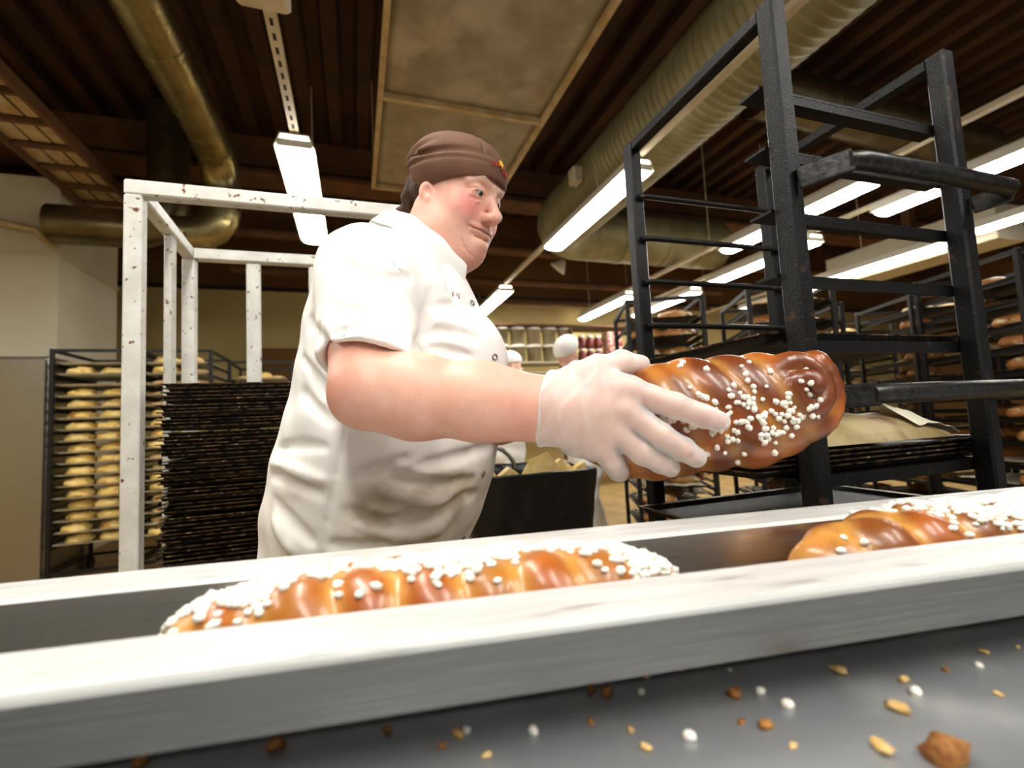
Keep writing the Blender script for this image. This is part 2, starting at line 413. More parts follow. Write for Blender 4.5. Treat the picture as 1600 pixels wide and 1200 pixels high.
def rail(name, label, x, y0, y1, z, slots=True, w=0.05, top=CEIL):
    t = thing(name, label, 'rail', (x, (y0 + y1) / 2, z)); L = y1 - y0
    b = MB(); b.extrude_profile([(-w / 2, 0, 0), (w / 2, 0, 0), (w / 2, 0, 0.035), (-w / 2, 0, 0.035)], (0, -L / 2, 0), (0, L / 2, 0), closed=True)
    b.build('channel', M['rail'], t)
    if slots:
        k = 0
        while -L / 2 + 0.06 + k * 0.085 < L / 2 - 0.06:
            b = MB(); b.box((0, -L / 2 + 0.06 + k * 0.085, -0.0005), (0.014, 0.04, 0.003)); b.build('slot', M['hole'], t); k += 1
    for yy in (-L / 2 + 0.3, 0, L / 2 - 0.3):
        b = MB(); b.box((0, yy, 0.035 + (top - z - 0.035) / 2), (0.008, 0.008, top - z - 0.035)); b.build('hanger', M['rail'], t)
    return t
lamp0 = make_lamp()
LAMPS = [  # x, y centre, label
    (-0.31, 3.75, 'lit fluorescent lamp above the white painted rack'),
    (1.94, 3.48, 'large lit fluorescent lamp to the right of the woman\'s face'),
    (1.94, 6.60, 'lit fluorescent lamp just past the woman\'s chest, far down the same rail'),
    (3.86, 3.20, 'lit lamp seen through the top of the black rack, under the upper handle'),
    (4.63, 4.30, 'lit lamp beyond the left rungs of the black rack, lower of the parallel pair'),
    (4.58, 2.10, 'lit lamp crossing the right post of the black rack'),
    (6.14, 2.20, 'lit lamp at the far right edge beyond the black rack'),
    (6.25, 3.85, 'lit lamp beside the glowing beige box'),
    (6.45, 5.60, 'small lit lamp low between the left posts of the black rack'),
    (3.86, 6.60, 'distant lit lamp left of the black rack\'s far post'),
    (4.72, 6.25, 'distant lit lamp right of the black rack\'s far post'),
]
for i, (x, y, lb) in enumerate(LAMPS):
    if i == 0: lamp0.location = (x, y, 2.8); lamp0['label'] = lb; reg(lamp0)
    else: dup(lamp0, (x, y, 2.8), label=lb)
# rows continued unseen overhead, with lamps added to brighten woman and left block
for i, (x, y) in enumerate(((-0.31, 0.75), (-0.31, -1.1), (1.94, -0.9), (0.85, -1.1), (-2.45, 1.0), (-2.45, 2.65))):
    dup(lamp0, (x, y, 2.8), label='unseen lit fluorescent lamp added overhead, out of the picture', group='unseen overhead lamps')
rail('lamp_rail', 'perforated cream rail leading to the lamp above the white rack', -0.31, -1.9, 4.7, 2.88)
t = thing('junction_box', 'cream ceiling box at the near end of the perforated rail', 'box', (-0.31, 1.88, 2.80))
mb = MB(); mb.box((0, 0, 0.03), (0.2, 0.22, 0.1), ch=0.012); mb.build('housing', M['rail'], t)
mb = MB(); mb.box((0, 0, -0.024), (0.17, 0.19, 0.012), ch=0.004); mb.build('cover', M['rail'], t)
rail('lamp_rail', 'long tan rail carrying the large lamp beside the woman\'s face', 1.94, -0.9, 7.5, 2.88, slots=False, top=3.11)
rail('lamp_rail', 'tan rail crossing behind the left half of the black rack', 3.86, 1.0, 7.4, 2.885, slots=False, w=0.06)
rail('lamp_rail', 'pale rail carrying the parallel lamps behind the black rack', 4.62, 0.8, 7.4, 2.885, slots=False)
rail('lamp_rail', 'pale rail with the lamps at the far right', 6.3, 1.0, 7.4, 2.885, slots=False)
# small bits hanging from the roof
t = thing('ceiling_speaker', 'small white horn hanging from a roof pipe past the woman\'s chin', 'speaker', (2.6, 5.6, 3.05))
mb = MB(); mb.tube([(0, 0, 0), (0.08, -0.05, 0.1)], [0.12, 0.03], 14); mb.build('horn', M['lampwhite'], t)
mb = MB(); mb.tube([(0.08, -0.05, 0.1), (0.08, -0.05, 1.13)], 0.012, 8); mb.build('hanger', M['beam'], t)
mb = MB(); mb.box((1.90, 3.6, 3.2), (0.09, 0.12, 0.14), ch=0.01)
o = mb.build('ballast_box', M['rail']); tag(o, 'small tan box on the duct side above the large lamp', 'box')
t = thing('light_box', 'glowing beige box duct lit by the lamp beside it, right of the black rack', 'duct', (6.75, 3.7, 2.75))
mb = MB(); mb.box((0, 0.2, 0.2), (0.5, 1.9, 0.4), ch=0.01); mb.build('casing', M['cream_panel'], t)
mb = MB(); mb.box((0, 0.2, 0.92), (0.1, 0.1, 1.05)); mb.build('hanger', M['beam'], t)
for yy, z, r in ((5.7, 3.3, 0.05), (6.9, 3.25, 0.06), (7.2, 3.0, 0.035)):
    mb = MB(); mb.tube([(-1.5 if z > 3.1 else 0.8, yy, z), (6.5, yy, z)], r, 10)
    lb = {5.7: 'brown pipe crossing under the roof behind the small horn', 6.9: 'thick brown pipe crossing near the far wall', 7.2: 'thin pipe crossing low before the far wall'}[yy]
    tag(mb.build('roof_pipe', M['beam']), lb, 'pipe')
# ================================================================== SDF modelling (distance fields -> surface nets)
class Vol:
    def __init__(self, lo, hi, res):
        self.lo = np.array(lo, np.float32); self.res = res
        self.n = np.ceil((np.array(hi) - np.array(lo)) / res).astype(int) + 1
        self.d = np.full(tuple(self.n), 0.05, np.float32)
    def sub(self, lo, hi):
        a = np.clip(np.floor((np.array(lo) - self.lo) / self.res).astype(int), 0, self.n - 1)
        b = np.clip(np.ceil((np.array(hi) - self.lo) / self.res).astype(int) + 1, 1, self.n)
        sl = tuple(slice(a[i], b[i]) for i in range(3))
        ax = [self.lo[i] + self.res * np.arange(a[i], b[i], dtype=np.float32) for i in range(3)]
        return sl, ax[0][:, None, None], ax[1][None, :, None], ax[2][None, None, :]
    def _op(self, sl, d, k, mode):
        cur = self.d[sl]
        if mode == 'u':
            if k > 0:
                h = np.maximum(k - np.abs(cur - d), 0) / k
                self.d[sl] = np.minimum(cur, d) - h * h * k * 0.25
            else: self.d[sl] = np.minimum(cur, d)
        elif mode == 's':
            e = -d
            if k > 0:
                h = np.maximum(k - np.abs(cur - e), 0) / k
                self.d[sl] = np.maximum(cur, e) + h * h * k * 0.25
            else: self.d[sl] = np.maximum(cur, e)
    def cap(self, a, b, ra, rb=None, k=0.01, mode='u', flat=None):
        rb = ra if rb is None else rb
        a = np.array(a, float); b = np.array(b, float); m = max(ra, rb) * (1 if flat is None else max(1, 1 / min(flat[3], 1))) + k + 0.012
        sl, x, y, z = self.sub(np.minimum(a, b) - m, np.maximum(a, b) + m)
        ab = b - a; L2 = max(ab.dot(ab), 1e-12)
        t = np.clip(((x - a[0]) * ab[0] + (y - a[1]) * ab[1] + (z - a[2]) * ab[2]) / L2, 0, 1)
        dx = x - a[0] - t * ab[0]; dy = y - a[1] - t * ab[1]; dz = z - a[2] - t * ab[2]
        if flat is not None:   # flat = (nx,ny,nz,s): squash along a direction
            q = dx * flat[0] + dy * flat[1] + dz * flat[2]; s = 1.0 / flat[3] - 1
            dx = dx + q * flat[0] * s; dy = dy + q * flat[1] * s; dz = dz + q * flat[2] * s
        d = np.sqrt(dx * dx + dy * dy + dz * dz) - (ra + (rb - ra) * t)
        self._op(sl, d.astype(np.float32), k, mode); return self
    def ell(self, c, r, k=0.01, mode='u', R=None):
        c = np.array(c, float); r = np.array(r, float)
        ext = r if R is None else np.abs(np.array(R)) @ r
        m = k + 0.012
        sl, x, y, z = self.sub(c - ext - m, c + ext + m)
        x = x - c[0]; y = y - c[1]; z = z - c[2]
        if R is not None:
            x, y, z = (R[0][0] * x + R[1][0] * y + R[2][0] * z, R[0][1] * x + R[1][1] * y + R[2][1] * z, R[0][2] * x + R[1][2] * y + R[2][2] * z)
        k0 = np.sqrt((x / r[0]) ** 2 + (y / r[1]) ** 2 + (z / r[2]) ** 2)
        k1 = np.sqrt((x / r[0] ** 2) ** 2 + (y / r[1] ** 2) ** 2 + (z / r[2] ** 2) ** 2)
        d = k0 * (k0 - 1) / np.maximum(k1, 1e-6)
        self._op(sl, d.astype(np.float32), k, mode); return self
    def chain(self, pts, rs, k=0.01, mode='u'):
        for i in range(len(pts) - 1): self.cap(pts[i], pts[i + 1], rs[i], rs[i + 1], k, mode)
        return self
    def plane_cut(self, p, n, k=0.0):
        """remove the side the normal points to"""
        p = np.array(p, float); n = np.array(n, float); n = n / np.linalg.norm(n)
        sl, x, y, z = self.sub(self.lo, self.lo + self.res * (self.n - 1))
        d = (x - p[0]) * n[0] + (y - p[1]) * n[1] + (z - p[2]) * n[2]
        self.d = np.maximum(self.d, np.broadcast_to(d, self.d.shape)).astype(np.float32) if k == 0 else self._smax(d, k)
        return self
    def _smax(self, d, k):
        d = np.broadcast_to(d, self.d.shape); h = np.maximum(k - np.abs(self.d - d), 0) / k
        return (np.maximum(self.d, d) + h * h * k * 0.25).astype(np.float32)
    def mesh(self):
        d = self.d
        d[0], d[-1] = 0.05, 0.05; d[:, 0], d[:, -1] = 0.05, 0.05; d[:, :, 0], d[:, :, -1] = 0.05, 0.05
        ins = d < 0
        nx, ny, nz = d.shape
        c = [ins[i:nx - 1 + i, j:ny - 1 + j, k:nz - 1 + k] for i in (0, 1) for j in (0, 1) for k in (0, 1)]
        s = c[0].astype(np.int8)
        for q in c[1:]: s = s + q
        act = (s > 0) & (s < 8)
        ii = np.argwhere(act)
        idx = np.full(act.shape, -1, np.int32); idx[act] = np.arange(len(ii))
        P = np.zeros((len(ii), 3)); W = np.zeros(len(ii))
        cor = [(i, j, k) for i in (0, 1) for j in (0, 1) for k in (0, 1)]
        val = [d[ii[:, 0] + i, ii[:, 1] + j, ii[:, 2] + k].astype(float) for i, j, k in cor]
        for a in range(8):
            for ax in range(3):
                if cor[a][ax] == 0:
                    b = a + (4, 2, 1)[ax]
                    va, vb = val[a], val[b]
                    m = (va < 0) != (vb < 0)
                    t = np.where(m, va / np.where(m, va - vb, 1), 0)
                    for q in range(3):
                        P[:, q] += np.where(m, cor[a][q] + (t if q == ax else 0), 0)
                    W += m
        P = (P / W[:, None] + ii) * self.res + self.lo
        F = []
        for ax in range(3):
            o1, o2 = [(1, 2), (2, 0), (0, 1)][ax]
            A = [slice(0, None)] * 3
            lo = [slice(None)] * 3; hi = [slice(None)] * 3
            lo[ax] = slice(0, -1); hi[ax] = slice(1, None)
            e = ins[tuple(lo)] != ins[tuple(hi)]
            pos = np.argwhere(e)
            pos = pos[(pos[:, o1] > 0) & (pos[:, o2] > 0) & (pos[:, o1] < d.shape[o1] - 1) & (pos[:, o2] < d.shape[o2] - 1)]
            flip = ins[pos[:, 0], pos[:, 1], pos[:, 2]]
            def g(a, b):
                q = pos.copy(); q[:, o1] -= a; q[:, o2] -= b
                return idx[q[:, 0], q[:, 1], q[:, 2]]
            f = np.stack([g(1, 1), g(0, 1), g(0, 0), g(1, 0)], 1)
            f[~flip] = f[~flip][:, ::-1]
            F.append(f)
        return P, np.concatenate(F)
def np_mesh(name, P, F, smooth=True, color=None, relax=0):
    if relax:
        E = np.concatenate([F[:, [0, 1]], F[:, [1, 2]], F[:, [2, 3]], F[:, [3, 0]]])
        for _ in range(relax):
            S = np.zeros_like(P); n = np.zeros(len(P))
            for q in range(3):
                S[:, q] = np.bincount(E[:, 0], P[E[:, 1], q], len(P)) + np.bincount(E[:, 1], P[E[:, 0], q], len(P))
            n = np.bincount(E[:, 0], minlength=len(P)) + np.bincount(E[:, 1], minlength=len(P))
            P = P * 0.5 + 0.5 * S / n[:, None]
    me = bpy.data.meshes.new(name)
    me.vertices.add(len(P)); me.vertices.foreach_set('co', P.astype(np.float32).ravel())
    me.loops.add(F.size); me.loops.foreach_set('vertex_index', F.astype(np.int32).ravel())
    me.polygons.add(len(F)); me.polygons.foreach_set('loop_start', np.arange(0, F.size, 4, dtype=np.int32))
    try: me.polygons.foreach_set('loop_total', np.full(len(F), 4, np.int32))
    except Exception: pass
    me.polygons.foreach_set('use_smooth', np.full(len(F), smooth))
    if color is not None:
        at = me.color_attributes.new('tint', 'FLOAT_COLOR', 'POINT')
        c = np.ones((len(P), 4), np.float32); c[:, :color.shape[1]] = color; at.data.foreach_set('color', c.ravel())
    me.update(); me.validate()
    return me
def attr_mat(name, rough=0.5, bump=0.0, bscale=60, sss=0.0, coat=0.0, noise_amt=0.0, nscale=30, spec=None):
    m, t, p = nt(name)
    a = N(t, 'ShaderNodeAttribute'); a.attribute_name = 'tint'
    p.inputs['Roughness'].default_value = rough
    if sss: p.inputs['Subsurface Weight'].default_value = sss; p.inputs['Subsurface Radius'].default_value = (0.010, 0.004, 0.002); p.inputs['Subsurface Scale'].default_value = 1.0
    if coat: p.inputs['Coat Weight'].default_value = coat; p.inputs['Coat Roughness'].default_value = 0.18
    if spec is not None: p.inputs['Specular IOR Level'].default_value = spec
    tc = N(t, 'ShaderNodeTexCoord'); nz = N(t, 'ShaderNodeTexNoise'); nz.inputs['Scale'].default_value = nscale; nz.inputs['Detail'].default_value = 6
    t.links.new(tc.outputs['Object'], nz.inputs['Vector'])
    out = a.outputs['Color']
    if noise_amt:
        hs = N(t, 'ShaderNodeHueSaturation'); mr = N(t, 'ShaderNodeMapRange')
        mr.inputs[1].default_value = 0.3; mr.inputs[2].default_value = 0.7; mr.inputs[3].default_value = 1 - noise_amt; mr.inputs[4].default_value = 1 + noise_amt
        t.links.new(nz.outputs['Fac'], mr.inputs[0]); t.links.new(mr.outputs[0], hs.inputs['Value']); t.links.new(out, hs.inputs['Color']); out = hs.outputs[0]
    t.links.new(out, p.inputs['Base Color'])
    if bump:
        nb = N(t, 'ShaderNodeTexNoise'); nb.inputs['Scale'].default_value = bscale; nb.inputs['Detail'].default_value = 5
        t.links.new(tc.outputs['Object'], nb.inputs['Vector'])
        b = N(t, 'ShaderNodeBump'); b.inputs['Strength'].default_value = bump; b.inputs['Distance'].default_value = 0.003
        t.links.new(nb.outputs['Fac'], b.inputs['Height']); t.links.new(b.outputs[0], p.inputs['Normal'])
    return m
def col3(*hs): return [np.array(srgb(h)[:3]) for h in hs]
def mixc(c, a, wgt): return c * (1 - wgt[:, None]) + a[None, :] * wgt[:, None]
def sstep(x, a, b):
    t = np.clip((x - a) / (b - a), 0, 1); return t * t * (3 - 2 * t)

# ================================================================== worktop and trough
CTR_Z = 0.874
TR = math.radians(-8.0)
t = thing('worktop', 'grey steel worktop scattered with crumbs and sugar in the foreground', 'worktop', (0.3, 0.15, 0), TR)
mb = MB(); mb.box((0, 0.03, CTR_Z - 0.02), (3.4, 0.80, 0.04), ch=0.006); mb.build('top', M['counter'], t)
mb = MB(); mb.box((0, -0.33, CTR_Z - 0.09), (3.3, 0.03, 0.1)); mb.box((0, 0.39, CTR_Z - 0.09), (3.3, 0.03, 0.1)); mb.build('apron', M['steel'], t)
for sx in (-1.6, 1.6):
    for sy in (-0.33, 0.38):
        mb = MB(); mb.bar((sx, sy, 0.0), (sx, sy, CTR_Z - 0.04), 0.045, 0.045); mb.build('leg', M['steel'], t)
# trough: channel with wide folded rims, local u along, v across
t = thing('bread_trough', 'long stainless steel trough with scuffed folded rims holding two sugared loaves', 'trough', (0, 0, CTR_Z), TR)
RZ = 0.95 - CTR_Z; vf0, vf1, vb0, vb1 = 0.295, 0.353, 0.468, 0.530
U0, U1 = -0.95, 1.35
def prof(pts): return [(0, v, z) for v, z in pts]
mb = MB()
mb.extrude_profile(prof([(vf1, RZ), (vf1 + 0.010, 0.004), (vb0 - 0.010, 0.004), (vb0, RZ), (vb0 - 0.0025, RZ), (vb0 - 0.012, 0.0065), (vf1 + 0.012, 0.0065), (vf1 + 0.0025, RZ)]), (U0, 0, 0), (U1, 0, 0), closed=True)
mb.build('channel', M['steel'], t)
def rimprof(a, b):   # a inner, b outer
    s = 1 if b > a else -1
    return prof([(a, RZ), (a + s * 0.004, RZ + 0.003), (b - s * 0.006, RZ + 0.003), (b - s * 0.0015, RZ + 0.0018), (b, RZ - 0.001), (b, RZ - 0.004), (b - s * 0.003, RZ - 0.004), (a, RZ - 0.002)])
mb = MB(); mb.extrude_profile(rimprof(vf1 + 0.002, vf0), (U0, 0, 0), (U1, 0, 0), closed=True)
tag(mb.build('rim', M['rimsteel'], t), 'near scuffed rim of the trough')
mb = MB(); mb.extrude_profile(rimprof(vb0 - 0.002, vb1), (U0, 0, 0), (U1, 0, 0), closed=True)
tag(mb.build('rim', M['rimsteel'], t), 'far scuffed rim of the trough')
for vv_, s_ in ((vf0, 1), (vb1, -1)):
    mb = MB(); mb.box(((U0 + U1) / 2, vv_ + s_ * 0.0012, RZ - 0.020), (U1 - U0, 0.0022, 0.034)); mb.build('skirt', M['skirt'], t)
mb = MB(); mb.box((U0 + 0.001, (vf1 + vb0) / 2, RZ / 2), (0.002, vb0 - vf1, RZ)); mb.build('end_plate', M['steel'], t)
mb = MB(); mb.box((U1 - 0.001, (vf1 + vb0) / 2, RZ / 2), (0.002, vb0 - vf1, RZ)); mb.build('end_plate', M['steel'], t)

# ================================================================== braided sugar loaves
def braid_loaf(L, Wd, Hh, seed, coil=False, twists=2.2, golden=0.0, rope=False):
    """3-strand plait along x, flat bottom at z=0; returns mesh and sugar sites"""
    rg = np.random.default_rng(seed)
    v = Vol((-L / 2 - 0.02, -Wd / 2 - 0.02, -0.012), (L / 2 + 0.02, Wd / 2 + 0.02, Hh + 0.03), 0.0022)
    r0 = Hh * 0.40
    base = np.full_like(v.d, 0.05); n = 44
    strands = []
    for i in range(3):
        ph = 2 * math.pi * i / 3 + 0.4
        tt = np.linspace(-1, 1, n)
        env = np.clip(1 - np.abs(tt) ** 5 * 0.75, 0.2, 1)
        xs = tt * (L / 2 - r0 * 0.9)
        ys = (Wd / 2 - r0) * 0.95 * env * np.sin(math.pi * twists * tt + ph)
        zs = Hh * 0.46 + (Hh * 0.5 - r0 * 0.72) * env * np.sin(2 * (math.pi * twists * tt + ph))
        if rope:
            a_s = math.pi * twists * tt + ph + 0.35 * np.sin(tt * 5 + seed)
            ys = (Wd / 2 - r0) * env * np.cos(a_s); zs = Hh * 0.47 + (Hh / 2 - r0 * 0.82) * env * np.sin(a_s)
        rr = r0 * (0.72 + 0.28 * env) * (1 + 0.06 * rg.standard_normal(n).cumsum() / 6)
        strands.append(np.stack([xs, ys, zs], 1))
        v2 = v.d; 
        vv = Vol(v.lo, v.lo + v.res * (v.n - 1), v.res); vv.d = np.full_like(v.d, 0.05)
        vv.chain(strands[-1], rr, 0.004)
        k = 0.007; h = np.maximum(k - np.abs(v.d - vv.d), 0) / k
        base = np.where(vv.d < v.d, np.minimum(base, v.d), np.minimum(base, vv.d))
        v.d = np.minimum(v.d, vv.d) - h * h * k * 0.25
    v.ell((0, 0, Hh * 0.36), (L / 2 - 0.02, Wd / 2 * 0.72, Hh * 0.40), 0.012)
    if coil:
        c = np.array((L / 2 - 0.062, 0.012, Hh * 0.93)); q = []
        for a in np.linspace(0, 4.2 * math.pi, 46):
            rad = 0.006 + 0.044 * a / (4.2 * math.pi)
            q.append(c + np.array((rad * math.cos(a), rad * 1.15 * math.sin(a), 0.012 - 0.045 * a / (4.2 * math.pi))))
        v.chain(q, np.linspace(0.010, 0.021, 46), 0.002)
    v.plane_cut((0, 0, 0.0), (0, 0, -1), 0.02)
    P, F = v.mesh()
    gi = np.clip(((P - v.lo) / v.res).round().astype(int), 0, v.n - 1)
    groove = 1 - sstep(base[gi[:, 0], gi[:, 1], gi[:, 2]], 0.0, 0.013)
    nzv = np.array([mnoise.noise(Vector((p[0] * 22, p[1] * 22, p[2] * 22 + seed))) for p in P])
    deep, mid, pale, gold = col3('#6f3410', '#a5561a', '#d79c48', '#cf8a34')
    c = mixc(np.repeat(mid[None], len(P), 0), deep, sstep(nzv + 0.15 - 0.5 * golden + (P[:, 2] / Hh - 0.6) * 0.8, -0.1, 0.55))
    c = mixc(c, gold, np.clip(golden * (0.5 + nzv), 0, 1))
    c = mixc(c, pale, groove * (0.42 if rope else 0.75)); c = mixc(c, pale, (1 - sstep(P[:, 2] / Hh, 0.02, 0.3)) * 0.5)
    me = np_mesh('loaf', P, F, color=c, relax=1)
    return me
M['crust'] = attr_mat('glazed_crust', 0.34, bump=0.25, bscale=55, coat=0.35, noise_amt=0.12, nscale=40)
nib_me = []
for k in range(4):
    bm = bmesh.new(); bmesh.ops.create_icosphere(bm, subdivisions=1, radius=1.0)
    for vv in bm.verts: vv.co = Vector((vv.co.x * random.uniform(.8, 1.25), vv.co.y * random.uniform(.75, 1.1), vv.co.z * random.uniform(.55, .8)))
    m_ = bpy.data.meshes.new('sugar_nib'); bm.to_mesh(m_); bm.free(); m_.materials.append(M['sugar'])
    for p in m_.polygons: p.use_smooth = True
    nib_me.append(m_)
def sprinkle(loaf, me, n, weight, seed, size=(0.0028, 0.0048)):
    """pearl sugar pieces as parts of the loaf, on its surface"""
    rg = np.random.default_rng(seed)
    co = np.zeros(len(me.vertices) * 3); me.vertices.foreach_get('co', co); co = co.reshape(-1, 3)
    no = np.zeros(len(me.vertices) * 3); me.vertices.foreach_get('normal', no); no = no.reshape(-1, 3)
    wgt = weight(co, no); wgt = np.clip(wgt, 0, None); wgt /= wgt.sum()
    for i in rg.choice(len(co), n, replace=False, p=wgt):
        s = rg.uniform(*size)
        o = bpy.data.objects.new('sugar_nib', nib_me[int(rg.integers(4))]); COL.objects.link(o); o.parent = loaf
        o.location = co[i] + no[i] * s * 0.25; o.scale = (s, s, s)
        o.rotation_euler = (rg.uniform(-.5, .5), rg.uniform(-.5, .5), rg.uniform(0, 6.28))
def sugar_layer(loaf, me, n, weight, seed, size):
    """dense crust of sugar too fine to pick apart, one mesh"""
    rg = np.random.default_rng(seed)
    co = np.zeros(len(me.vertices) * 3); me.vertices.foreach_get('co', co); co = co.reshape(-1, 3)
    no = np.zeros(len(me.vertices) * 3); me.vertices.foreach_get('normal', no); no = no.reshape(-1, 3)
    wgt = np.clip(weight(co, no), 0, None); wgt /= wgt.sum(); V = []; Fc = []
    base = [np.array([v.co[:] for v in m_.vertices]) for m_ in nib_me]; bf = [[tuple(p.vertices) for p in m_.polygons] for m_ in nib_me]
    for i in rg.choice(len(co), n, replace=False, p=wgt):
        k = int(rg.integers(4)); s = rg.uniform(*size); a = rg.uniform(0, 6.28); ca_, sa_ = math.cos(a), math.sin(a); b = base[k]
        q = np.stack([b[:, 0] * ca_ - b[:, 1] * sa_, b[:, 0] * sa_ + b[:, 1] * ca_, b[:, 2]], 1) * s + co[i] + no[i] * s * 0.2
        o_ = len(V); V += list(map(tuple, q)); Fc += [tuple(j + o_ for j in f) for f in bf[k]]
    mb = MB(); mb.add(V, Fc, True); o = mb.build('sugar_layer', M['sugar'], loaf); o['kind'] = 'stuff'
def tr_pt(u, v, z): 
    c, s = math.cos(TR), math.sin(TR); return (u * c - v * s, u * s + v * c, z)
LZ = CTR_Z + 0.0075
mA = braid_loaf(0.425, 0.100, 0.080, 3, twists=2.6, golden=0.55); mA.materials.append(M['crust'])
la = thing('braided_loaf', 'golden braided loaf thick with pearl sugar, nearer the left in the steel trough', 'bread', tr_pt(0.010, 0.411, LZ), TR)
la_b = link('crust', mA, None, la)
sprinkle(la_b, mA, 300, lambda c, n: (sstep(n[:, 2], 0.15, 0.8)) * (0.12 + sstep(c[:, 1], -0.02, 0.025)) * (0.3 + sstep(np.sin(c[:, 0] * 42 + 1), -0.6, 0.6)), 5, (0.0036, 0.0058))
sugar_layer(la_b, mA, 1150, lambda c, n: sstep(n[:, 2], 0.1, 0.6) * (0.012 + sstep(c[:, 1] + 0.014 * np.sin(c[:, 0] * 42 + 1), -0.026, -0.006)), 15, (0.0034, 0.0058))
mB = braid_loaf(0.40, 0.100, 0.082, 8, coil=False, twists=2.2, golden=0.15); mB.materials.append(M['crust'])
lb_ = thing('braided_loaf', 'brown braided loaf with sugar toward its far end, at the right in the steel trough', 'bread', tr_pt(0.545, 0.411, LZ), TR)
lb_b = link('crust', mB, None, lb_)
sprinkle(lb_b, mB, 285, lambda c, n: sstep(n[:, 2], 0.1, 0.8) * (0.10 + 1.4 * sstep(c[:, 0], -0.08, 0.08)), 6, (0.0036, 0.0056))

sugar_layer(lb_b, mB, 900, lambda c, n: sstep(n[:, 2], 0.2, 0.8) * sstep(c[:, 0] + c[:, 1], -0.09, 0.02), 16, (0.0032, 0.0054))
# ------------------------------------------------------------------ crumbs and sugar on the worktop
def pebble(name, seed, sx, sy, sz, mat, rough=0.35):
    bm = bmesh.new(); bmesh.ops.create_icosphere(bm, subdivisions=2, radius=1.0)
    for v in bm.verts:
        k = 1 + rough * mnoise.noise(Vector(v.co) * 1.6 + Vector((seed * 3.1, 0, 0))); v.co = Vector((v.co.x * sx * k, v.co.y * sy * k, max(v.co.z * sz * k, -sz * 0.6)))
    m_ = bpy.data.meshes.new(name); bm.to_mesh(m_); bm.free(); m_.materials.append(mat)
    for p in m_.polygons: p.use_smooth = True
    return m_
pm_s = [pebble('sugar_pearl', k, 0.0042, 0.0034, 0.003, M['sugar'], 0.2) for k in range(3)]
pm_c = [pebble('bread_crumb', k, 0.0044, 0.003, 0.0026, M['crumb'], 0.6) for k in range(3)]
pm_p = [pebble('bread_crumb', k + 5, 0.0046, 0.003, 0.002, M['crumb_pale'], 0.6) for k in range(3)]
SUG = [(1230, 1102, 1.1), (1188, 1080, .9), (1002, 1081, .8), (1431, 1082, 1.1), (1078, 1152, 1.1), (833, 1142, .95), (729, 1141, .8), (1529, 1040, .8), (1140, 1046, .5), (1385, 1168, .7)]
CRB = [(1147, 1086, 1.4), (924, 1078, 1.1), (948, 1082, 1.3), (1197, 1134, 1.2), (1158, 1128, .7), (432, 1165, 1.5), (605, 1140, .8), (220, 1190, 1.4), (1350, 996, .8), (1430, 974, .6), (923, 1128, .7), (1477, 1046, .6), (690, 1165, .7)]
PAL = [(1403, 1108, 1.5), (1310, 1048, 1.4), (1378, 1170, 1.5), (715, 1147, 1.1), (1412, 1062, 1.0), (1062, 1045, .8), (1537, 1018, .8), (1009, 1168, .9), (985, 1140, .7), (1560, 1084, .7), (760, 1180, .8), (1010, 1058, .6), (1240, 1165, .7), (1590, 1010, .6)]
for lst, ms, nm, lbl, grp, cat in ((SUG, pm_s, 'sugar_pearl', 'white sugar pearl lying on the steel worktop', 'sugar pearls on the worktop', 'sugar'),
                        (CRB, pm_c, 'bread_crumb', 'brown crust crumb lying on the steel worktop', 'brown crumbs on the worktop', 'crumb'),
                        (PAL, pm_p, 'bread_crumb', 'pale yellowish crumb lying on the steel worktop', 'pale crumbs on the worktop', 'crumb')):
    for i, (px, py, s) in enumerate(lst):
        p = on_z(px, py, CTR_Z + 0.001)
        o = bpy.data.objects.new(nm, ms[i % 3]); COL.objects.link(o); o.location = (p[0], p[1], CTR_Z + 0.0016 * s); o.scale = (s, s, s); o.rotation_euler = (0, 0, random.uniform(0, 6.28))
        tag(o, lbl, cat, grp); reg(o)
big = pebble('bread_chunk', 31, 0.0125, 0.009, 0.008, M['crumb'], 0.7)
p = on_z(1480, 1178, CTR_Z + 0.004)
o = link('bread_chunk', big, None, None, (p[0], p[1], CTR_Z + 0.0048)); tag(o, 'large brown crust chunk at the near right corner of the worktop', 'crumb')

# ================================================================== trays, racks
def tray_mesh(name, w, d, h=0.012, lip=0.012, bow=0.0):
    """shallow baking sheet with flared rolled rim; origin at bottom centre"""
    mb = MB()
    nx, ny = 6, 6; t_ = 0.0012
    def ring(a, b, z): return [(-a, -b, z), (0, -b, z + bow), (a, -b, z), (a, 0, z), (a, b, z), (0, b, z + bow), (-a, b, z), (-a, 0, z)]
    R = [ring(w / 2 - lip - 0.004, d / 2 - lip - 0.004, 0.0), ring(w / 2 - lip, d / 2 - lip, h), ring(w / 2, d / 2, h + 0.001), ring(w / 2, d / 2, h - 0.002),
         ring(w / 2 - lip + 0.0015, d / 2 - lip + 0.0015, h - 0.0015), ring(w / 2 - lip - 0.002, d / 2 - lip - 0.002, -0.0015)]
    V = [p for r in R for p in r]; Fc = []
    for i in range(5):
        for k in range(8): Fc.append((i * 8 + k, i * 8 + (k + 1) % 8, (i + 1) * 8 + (k + 1) % 8, (i + 1) * 8 + k))
    Fc.append(tuple(range(8))); Fc.append(tuple(reversed(range(40, 48))))
    mb.add(V, [tuple(reversed(f)) for f in Fc])
    me = mb.mesh(name); me.materials.append(M['tray']); me.materials.append(M['tray_edge'])
    for i, p in enumerate(me.polygons):
        if 8 <= i < 32: p.material_index = 1
    bm = bmesh.new(); bm.from_mesh(me); bmesh.ops.recalc_face_normals(bm, faces=bm.faces); bm.to_mesh(me); bm.free()
    return me

